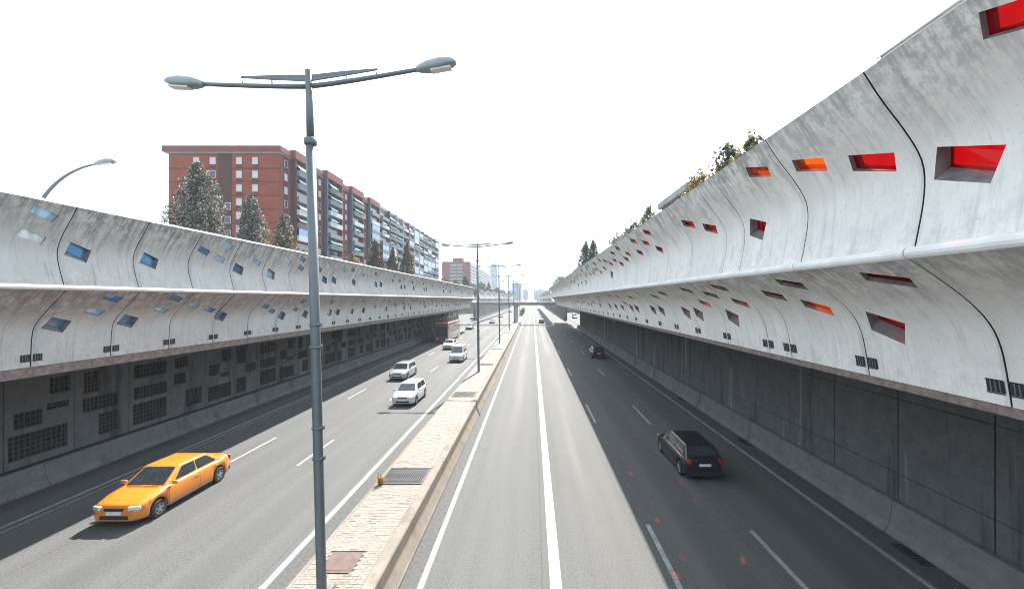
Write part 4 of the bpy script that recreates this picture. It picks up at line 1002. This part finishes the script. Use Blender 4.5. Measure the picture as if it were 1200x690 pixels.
# brick block
b1 = empty('apartment_block', (-63, 113, 6.7)); tag(b1, 'long red brick apartment block with stacked balconies behind the left barrier', 'building')
bx('wall', b1, -74.8, XF, 86, 140, 6.7, 38.0, M['brick_o'])
q = MB(); q.box(-75.7, XF + 0.6, 85.3, 140.3, 38.25, ZT); q.box(-75.3, XF + 0.35, 85.6, 140.2, 38.0, 38.25, 1); under(b1, q.build('cornice', [M['brick_p'], M['grey_w']]))
bx('roof_house', b1, -68, -61, 90, 97, ZT, ZT + 0.9, M['brick_p'])
q = MB(); q.tube([(-64.5, 92, ZT), (-64.5, 92, ZT + 4.6)], 0.035, 6)
for zz in (3.6, 4.1, 4.5): q.tube([(-65.4, 92, ZT + zz), (-63.6, 92, ZT + zz)], 0.025, 5)
under(b1, q.build('aerial', M['steel']))
bx('brick_panel', b1, -64.7, -61.8, 85.94, 86, 20, 38, M['brick_b'])
for fl in range(8):
    zc = 36.5 - ST * fl
    for xa, xb in ((-74.8, -64.72), (-61.78, XF)): bx('floor_band', b1, xa, xb, 85.95, 86, zc - 1.62, zc - 1.42, M['brick_d'])
    for ci, xw in enumerate((-69.1, -65.7, -60.3, -57.0)):
        end_window(b1, xw, 85.93, zc, 1 if rb.random() < 0.7 else rb.choice((0, 2)))
        bx('spandrel', b1, xw - 0.62, xw + 0.62, 85.93, 86, zc - 1.41, zc - 0.75, M['brick_d'])
    if fl >= 3: end_window(b1, -62.6, 85.92, zc - 0.9, 0)
bays = [(89.7, 97.3), (103.6, 111.8), (118.0, 125.5), (131.0, 138.9)]
bx('facade_face', b1, XF, XF + 0.05, 86.05, 140, 6.7, 37.9, M['brick_p'])
for bi, (ya, yb) in enumerate(bays):
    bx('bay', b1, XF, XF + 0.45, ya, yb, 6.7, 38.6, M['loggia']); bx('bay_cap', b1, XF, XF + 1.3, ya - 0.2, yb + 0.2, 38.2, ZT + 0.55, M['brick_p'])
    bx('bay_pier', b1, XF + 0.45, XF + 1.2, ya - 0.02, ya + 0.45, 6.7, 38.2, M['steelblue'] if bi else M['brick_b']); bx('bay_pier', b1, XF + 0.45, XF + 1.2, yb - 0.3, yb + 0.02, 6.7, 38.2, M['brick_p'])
    for fl in range(9):
        balcony(b1, XF + 0.46, (ya + yb) / 2 + 0.1, 38.0 - ST * (fl + 1) - 0.2, 6.6, rb.choice(['parapet', 'parapet', 'brownp', 'white_r']), rb.choice(['awn_b', 'awn_b', 'awn_g', 'awn_w', 'closed', 'open', 'open', 'shut']))
gaps = [(86.5, 89.5), (97.5, 103.4), (112.0, 117.8), (125.7, 130.8)]
for (ya, yb) in gaps:
    cols = [ya + (yb - ya) * t for t in ((0.3, 0.75) if yb - ya > 4 else (0.5,))]
    for yc in cols:
        bx('window_band', b1, XF + 0.05, XF + 0.09, yc - 0.75, yc + 0.75, 6.7, 37.9, M['brick_d'])
        for fl in range(8): fac_window(b1, yc, 36.5 - ST * fl, rb.random() < 0.55, XF + 0.09)
# pale block continuing the row
b2 = empty('apartment_block', (-62, 183, 6.7)); tag(b2, 'grey-white apartment block with blue glazed balconies continuing the brick row', 'building')
bx('wall', b2, -74, XF, 140.4, 226, 6.7, 39.0, M['grey_w'])
bx('cornice', b2, -74.3, XF + 0.5, 140.35, 226.3, 39.0, 39.9, M['grey_w'])
nb2 = 11
for i in range(nb2):
    ya = 141 + i * 7.7
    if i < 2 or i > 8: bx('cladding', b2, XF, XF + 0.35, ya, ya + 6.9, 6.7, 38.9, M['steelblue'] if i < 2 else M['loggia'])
    bx('pier', b2, XF, XF + 1.5, ya + 7.0, ya + 7.5, 6.7, 39.3, M['grey_w'] if i % 3 else M['brick_p'])
    for fl in range(9):
        balcony(b2, XF + 0.36, ya + 3.45, 38.2 - ST * (fl + 1), 6.5, rb.choice(['parapet', 'white_r', 'parapet', 'steelblue']), rb.choice(['closed', 'closed', 'awn_b', 'open', 'awn_g', 'shut', 'awn_w']))
# farther red block
b3 = empty('apartment_block', (-63, 430, 6.7)); tag(b3, 'distant red block with a white side, right of the long row', 'building')
bx('wall', b3, -75.5, XF, 349, 520, 6.7, 39.6, M['brick_p']); bx('side_face', b3, XF, XF + 0.2, 349.5, 520, 6.7, 39.5, M['grey_w']); bx('roof_house', b3, -67, -59, 351, 360, 39.6, 43, M['brick_p'])
bm3 = mesh_box('balcony', 0, 1.2, -2.6, 2.6, 0, 1.0, M['white_r']); wm3 = mesh_box('window', 0, 0.1, -2.4, 2.4, 1.0, 2.5, M['wglass']); em3 = mesh_box('balcony', -2.4, 2.4, -0.9, 0, 0, 1.0, M['grey_w']); ew3 = mesh_box('window', -2.2, 2.2, -0.1, 0, 1.0, 2.5, M['wglass'])
for fl in range(9):
    for xx in (-66.2, -60.8): put('balcony', em3, b3, (xx, 349, 36.6 - fl * ST - .6)); put('window', ew3, b3, (xx, 349, 36.6 - fl * ST - .6))
    for i in range(20): put('balcony', bm3, b3, (XF + 0.2, 354 + i * 8.4, 36 - fl * ST)); put('window', wm3, b3, (XF + 0.2, 354 + i * 8.4, 36 - fl * ST))
# tower and far slabs
M['tower'] = plain('tower_glass', (0.11, 0.17, 0.21), 0.3, 0.2, var=0.15, scale=0.1)
t1 = empty('tower', (-83, 900, 6.7)); tag(t1, 'tall slim blue-grey glass tower with a chamfered top on the skyline', 'building')
q = MB(); q.loft([[(-83 + 8 * a * s, 900 + 8 * b * s, z) for a, b in ((-1, -1), (1, -1), (1, 1), (-1, 1))] for z, s in ((6.7, 1), (72, 1), (83, 0.72))], smooth=False); under(t1, q.build('shaft', M['tower'], recalc=True))
for i in range(20): bx('floor_line', t1, -91.1, -74.9, 891.9, 892, 10 + i * 3.1, 10.7 + i * 3.1, M['wglass'])
for i, zz in enumerate((84,)): bx('crown', t1, -86, -80, 897, 903, 82.5, zz + 1.5, M['steel'])
def slab_block(lab, x0, x1, y0, y1, z1, mat, nf, ncol, band=None):
    r = empty('office_block', ((x0 + x1) / 2, (y0 + y1) / 2, 6.7)); tag(r, lab, 'building')
    bx('wall', r, x0, x1, y0, y1, 6.7, z1, mat); bx('roof_plant', r, x0 + (x1 - x0) * .3, x0 + (x1 - x0) * .6, y0 + 2, y0 + 8, z1, z1 + 2, M['grey_w'])
    wd = (x1 - x0) / ncol
    me = mesh_box('window', -wd * 0.36, wd * 0.36, -0.15, 0, 0, 1.7, M['bglass'])
    for f in range(nf):
        for c_ in range(ncol): put('window', me, r, (x0 + wd * (c_ + .5), y0, z1 - 3.0 - f * 3.2))
slab_block('glassy blue-grey office block right of the slim tower at the far end', -39, -21, 800, 830, 40, M['tower'], 9, 6)
slab_block('low pale block right of the glassy office block at the far end', -20, -9, 860, 880, 28, M['grey_w'], 5, 4)
slab_block('pale low building on the horizon right of the motorway', 3, 32, 850, 870, 27, M['grey_w'], 5, 9)
# right-hand buildings peeping over the barrier
def right_block(lab, xf, y0, y1, z1, wallm, bands):
    r = empty('apartment_block', (xf + 6, (y0 + y1) / 2, DZ)); tag(r, lab, 'building')
    bx('wall', r, xf, xf + 12, y0, y1, DZ, z1 - 1.2, wallm); bx('roof', r, xf - 0.8, xf + 12.6, y0 - 0.6, y1 + 0.6, z1 - 1.2, z1, M['grey_w'])
    n = int((y1 - y0) / 3.2); me = mesh_box('window', -0.12, 0.0, -0.7, 0.7, 0, 1.4, M['wglass']); ms = mesh_box('balcony', -1.0, 0.0, -1.4, 1.4, 0, 0.9, M['white_r'])
    for f in range(3):
        for i in range(n):
            put('window', me, r, (xf, y0 + 1.6 + i * 3.2, z1 - 3.2 - f * 2.8))
            if (i + f) % 2 == 0: put('balcony', ms, r, (xf, y0 + 1.6 + i * 3.2, z1 - 3.9 - f * 2.8))
right_block('pinkish block with a grey roof edge peeping over the right barrier', 30, 79, 97, 30.2, M['brick_p'], 3)
right_block('low grey building peeping over the right barrier farther away', 30, 128, 150, 29.4, M['grey_w'], 3)
right_block('farthest low grey building over the right barrier near the horizon', 30, 225, 300, 29.0, M['grey_w'], 3)

# ------------------------------------------------------------------ trees
def leaf_mat(name, cols, trans=0.35):
    k = NT(name); r_ = k.n('ShaderNodeNewGeometry').outputs['Random Per Island']
    cr = k.n('ShaderNodeValToRGB'); cr.color_ramp.interpolation = 'CONSTANT'; k.l(r_, cr.inputs[0])
    el = cr.color_ramp.elements
    while len(el) < len(cols): el.new(0.5)
    for i, (p, c_) in enumerate(cols): el[i].position = p; el[i].color = (*c_, 1)
    lc = k.mix(k.math('MULTIPLY', k.ramp(k.noise(k.obj(), 0.9, 3), 0.48, 0.66), 0.45), cr.outputs[0], tuple(q * 0.8 for q in cols[1][1]))
    tr = k.n('ShaderNodeBsdfTranslucent'); k.l(lc, tr.inputs[0]); k.set(lc, 0.45, 0, 0.4)
    mx = k.n('ShaderNodeMixShader'); mx.inputs[0].default_value = trans; k.l(k.b.outputs[0], mx.inputs[1]); k.l(tr.outputs[0], mx.inputs[2]); k.l(mx.outputs[0], k.out.inputs[0]); return k.m
M['leaf_s'] = leaf_mat('silver_poplar_leaves', [(0, (0.035, 0.042, 0.03)), (0.25, (0.07, 0.075, 0.055)), (0.5, (0.15, 0.15, 0.125)), (0.74, (0.42, 0.41, 0.375)), (0.92, (0.16, 0.11, 0.055))])
M['leaf_m'] = leaf_mat('mottled_leaves', [(0, (0.05, 0.055, 0.03)), (0.35, (0.10, 0.10, 0.06)), (0.6, (0.22, 0.14, 0.05)), (0.8, (0.38, 0.36, 0.30)), (0.93, (0.15, 0.13, 0.06))])
M['leaf_o'] = leaf_mat('autumn_conifer_leaves', [(0, (0.018, 0.021, 0.014)), (0.4, (0.04, 0.034, 0.016)), (0.62, (0.13, 0.07, 0.016)), (0.86, (0.25, 0.13, 0.025))])
M['leaf_y'] = leaf_mat('yellow_leaves', [(0, (0.10, 0.085, 0.03)), (0.4, (0.24, 0.16, 0.04)), (0.7, (0.36, 0.25, 0.07)), (0.9, (0.12, 0.11, 0.05))])
M['leaf_g'] = leaf_mat('dark_green_leaves', [(0, (0.035, 0.05, 0.025)), (0.5, (0.06, 0.075, 0.035)), (0.8, (0.11, 0.11, 0.05)), (0.93, (0.20, 0.14, 0.05))])
M['bark'] = plain('bark', (0.16, 0.13, 0.10), 0.9, var=0.3, scale=6)
def tree(lab, x, y, zb, H, wd, leaf, n=3500, lsz=0.24, shape='poplar', seed=1, group='trees beyond the barriers', name='tree'):
    rr = random.Random(seed); r_ = empty(name, (x, y, zb)); tag(r_, lab, 'tree' if name == 'tree' else 'bush', group)
    t = MB(); tips = []
    th = H * (0.9 if shape != 'bush' else 0.4)
    t.tube([(0, 0, -0.05), (0.02 * H * rr.uniform(-1, 1), 0.02 * H * rr.uniform(-1, 1), th * 0.4), (0.02 * H * rr.uniform(-1, 1), 0, th)], [0.018 * H + 0.05, 0.012 * H + 0.03, 0.02], 8)
    spires = []
    if shape == 'spires':
        for i in range(9):
            a = i * 2.4; rr_ = wd * 0.36 * math.sqrt((i + 0.3) / 9); hh = H * (1.0 - 0.42 * (i / 9) ** 1.2 - rr.uniform(0, .06))
            spires.append((rr_ * math.cos(a), rr_ * math.sin(a), hh))
            t.tube([(0, 0, H * 0.08), (rr_ * math.cos(a) * 0.6, rr_ * math.sin(a) * 0.6, H * 0.25), (rr_ * math.cos(a), rr_ * math.sin(a), hh * 0.95)], [0.07, 0.05, 0.012], 6)
    nl = {'spires': 14, 'poplar': 26, 'cone': 24, 'round': 22, 'bush': 10}[shape]
    z0 = {'spires': 0.1, 'poplar': 0.12, 'cone': 0.08, 'round': 0.3, 'bush': 0.03}[shape]
    def rad_at(u):
        if shape == 'cone': return wd / 2 * max(0.06, min(1, u * 6 + .35) * (1 - u ** 1.5) + 0.04)
        if shape == 'spires': return wd / 2 * max(0.10, max(0.0, 1 - u ** 3.0) ** 0.6 * min(1.0, u * 4 + 0.6))
        if shape == 'poplar': return wd / 2 * max(0.10, math.sin(math.pi * min(1, (u * 0.84 + 0.13))) ** 0.75)
        return wd / 2 * max(0.15, math.sqrt(max(0.0, 1 - (2 * u - 0.95) ** 2)))
    clumps = []
    for i in range(nl):
        u = (i + rr.random()) / nl; a = i * 2.4 + rr.uniform(-.4, .4); rd = rad_at(u) * rr.uniform(0.62, 1.02)
        zc = H * (z0 + (1 - z0) * u * 0.95); up = {'spires': 0.9, 'poplar': 0.9, 'cone': 0.15, 'round': 0.5, 'bush': 0.4}[shape]
        zs = max(0.1, zc - rd * up - 0.2)
        e = Vector((rd * math.cos(a), rd * math.sin(a), zc))
        t.tube([(0, 0, min(zs, th)), tuple(e * 0.5 + Vector((0, 0, (zs - zc) * 0.25))), tuple(e)], [0.05 + 0.003 * H, 0.035, 0.01], 5)
        clumps.append((e * 0.85 + Vector((0, 0, zc * 0.15)), rd)); clumps.append((Vector((rd * 0.45 * math.cos(a + .5), rd * 0.45 * math.sin(a + .5), zc - 0.04 * H)), rd))
    t.build('trunk', M['bark'], r_)
    V = []; F = []
    off = Vector((seed * 7.3, seed * 3.1, seed * 1.7)); plume = {'spires': 0.30, 'poplar': 0.35, 'cone': 0.7, 'round': 0.9, 'bush': 1.0}[shape]
    ks = 2.6 / wd; got = 0; tries = 0
    while got < n and tries < n * 6:
        tries += 1
        u = rr.random(); a = rr.uniform(0, 6.2832)
        ca, sa = math.cos(a), math.sin(a)
        q = Vector((ca * wd * 0.5, sa * wd * 0.5, H * u * plume))
        lump = mnoise.noise(q * ks * 1.5 + off) * 0.62 + mnoise.noise(q * ks * 3.5 + off) * 0.38      # uneven outline
        zz = H * (z0 + (1 - z0) * u) * (1.0 + 0.16 * mnoise.noise(Vector((ca * 2, sa * 2, seed))))
        rm = rad_at(u) * (1.0 + lump); rd = rm * (1 - (1 - rr.random() ** 0.6) * 0.95)
        p = Vector((rd * ca, rd * sa, zz))
        g_ = mnoise.noise(Vector((p.x, p.y, p.z * max(plume, 0.5))) * ks * 2.2 + off)                 # gaps between leaf clumps
        if g_ < -0.12 + 0.2 * rr.random() and rr.random() < 0.85: continue
        got += 1
        p += Vector((rr.gauss(0, .06), rr.gauss(0, .06), rr.gauss(0, .08)))
        if p.z < 0.05: p.z = rr.uniform(0.05, 0.6)
        d = Vector((rr.gauss(0, 1), rr.gauss(0, 1), rr.gauss(0.2, 1))).normalized(); s = d.orthogonal().normalized(); s.rotate(Matrix.Rotation(rr.uniform(0, 6.28), 3, d)); b = d.cross(s); l = lsz * rr.uniform(0.6, 1.3)
        k0 = len(V); V += [tuple(p - s * l * .5), tuple(p + b * l * .32), tuple(p + s * l * .5), tuple(p - b * l * .32)]; F.append((k0, k0 + 1, k0 + 2, k0 + 3))
    me = bpy.data.meshes.new('crown'); me.from_pydata(V, [], F); me.materials.append(M[leaf]); me.update(); link('crown', me, r_)
ZL = 6.7
tree('large silvery poplar in front of the brick block end wall', -39.5, 49.5, ZL, 16.4, 6.4, 'leaf_s', 30000, 0.24, 'spires', 11)
tree('narrower silvery tree before the brick wall, right of the large poplar', -40, 59.5, ZL, 15.4, 4.4, 'leaf_s', 17000, 0.27, 'spires', 12)
tree('mottled brown-green tree at the corner of the brick block', -40.3, 67.8, ZL, 14.2, 4.2, 'leaf_m', 12000, 0.30, 'spires', 13)
tree('dark conical autumn tree, left and widest of three before the balconies', -39.5, 105, ZL, 15.6, 7.4, 'leaf_o', 12000, 0.42, 'cone', 14)
tree('short dark conical autumn tree in the middle of three', -39.5, 118, ZL, 15.2, 6.2, 'leaf_o', 9000, 0.42, 'cone', 15)
tree('tall dark conical autumn tree, right of three before the pale balconies', -39.5, 132, ZL, 19.2, 7.2, 'leaf_o', 12000, 0.42, 'cone', 16)
tree('low yellow bushy tree beside the leftmost dark conical tree', -40.5, 94, ZL, 10.6, 5.0, 'leaf_y', 6000, 0.42, 'round', 17)
tree('yellow-green tree right of the lamp post, before the first balconies', -41, 75, ZL, 9.6, 4.0, 'leaf_m', 4000, 0.42, 'round', 18)
for i, (xx, yy_, hh, ww, lf, sh, lab) in enumerate([(-40, 190, 10.8, 8, 'leaf_y', 'round', 'yellow tree low before the distant red block, leftmost'), (-40, 218, 11, 8, 'leaf_y', 'round', 'yellow tree before the distant red block, second from left'),
        (-38, 236, 13.5, 6, 'leaf_g', 'poplar', 'dark slender tree standing before the distant red block'), (-38, 262, 11, 9, 'leaf_m', 'round', 'mottled tree below the white side of the distant red block'), (-37, 300, 13, 10, 'leaf_g', 'round', 'green tree beside the second lamp, below the white facade'),
        (-36, 345, 15, 8, 'leaf_g', 'cone', 'dark cypress-like tree in front of the slim tower'), (-34, 400, 12, 12, 'leaf_g', 'round', 'far green tree right of the cypress-like tree'), (-34, 460, 12, 12, 'leaf_g', 'round', 'farthest green tree at the foot of the tower'), (-30, 560, 13, 14, 'leaf_g', 'round', 'hazy tree before the glassy office block')]):
    tree(lab, xx, yy_, ZL, hh, ww, lf, 4500, 0.62, sh, 30 + i)
for i, (xx, yy_, hh, ww, lf, sh, n_, lab) in enumerate([(14.2, 27.2, 11.0, 3.0, 'leaf_m', 'round', 3500, 'nearest bushy treetop peeping over the right barrier'), (14.0, 29.9, 10.9, 2.8, 'leaf_m', 'round', 3000, 'smaller treetop just left of the nearest one over the right barrier'),
        (17.5, 44.5, 13.2, 3.6, 'leaf_y', 'round', 3500, 'yellowing treetop beside the pinkish roof over the right barrier'), (18, 65, 14.6, 3.6, 'leaf_m', 'round', 3200, 'treetop left of the pinkish roof over the right barrier'), (18, 74, 14.0, 4.5, 'leaf_g', 'round', 2500, 'low green treetop farther along over the right barrier'),
        (18, 90, 14.0, 4.6, 'leaf_m', 'round', 2500, 'mottled treetop halfway along the right barrier'), (17, 118, 16.8, 3.0, 'leaf_g', 'spires', 3200, 'slender dark treetop, right one of the far pair over the right barrier'), (16.5, 129, 17.5, 4.4, 'leaf_g', 'spires', 3200, 'bushy dark treetop, left one of the far pair over the right barrier'), (16, 240, 14, 9, 'leaf_g', 'round', 2000, 'far round treetop near the end of the right barrier')]):
    tree(lab, xx, yy_, DZ, hh, ww * 1.25, lf, int(n_ * 1.6), 0.32 if yy_ < 100 else 0.5, sh, 60 + i)
for i, (xx, yy_) in enumerate([(-5.4, 205), (-5.4, 225), (-5.4, 250)]):
    tree(['small shrub on the median just beyond the footbridge column', 'second small shrub on the far median', 'third small shrub on the far median'][i], xx, yy_, 0.0, 3.2, 2.4, 'leaf_g', 500, 0.35, 'bush', 90 + i, 'far median shrubs', 'shrub')

# ------------------------------------------------------------------ haze
k = NT('haze_air'); k.t.nodes.remove(k.b); pv = k.n('ShaderNodeVolumePrincipled')
pv.inputs['Color'].default_value = (0.80, 0.88, 0.95, 1); pv.inputs['Density'].default_value = 0.00040; pv.inputs['Anisotropy'].default_value = 0.0
k.l(pv.outputs[0], k.out.inputs['Volume'])
q = MB(); q.box(-1300, 1300, -70, 1560, -1.3, 95); o = q.build('haze', k.m); tag(o, kind='stuff')
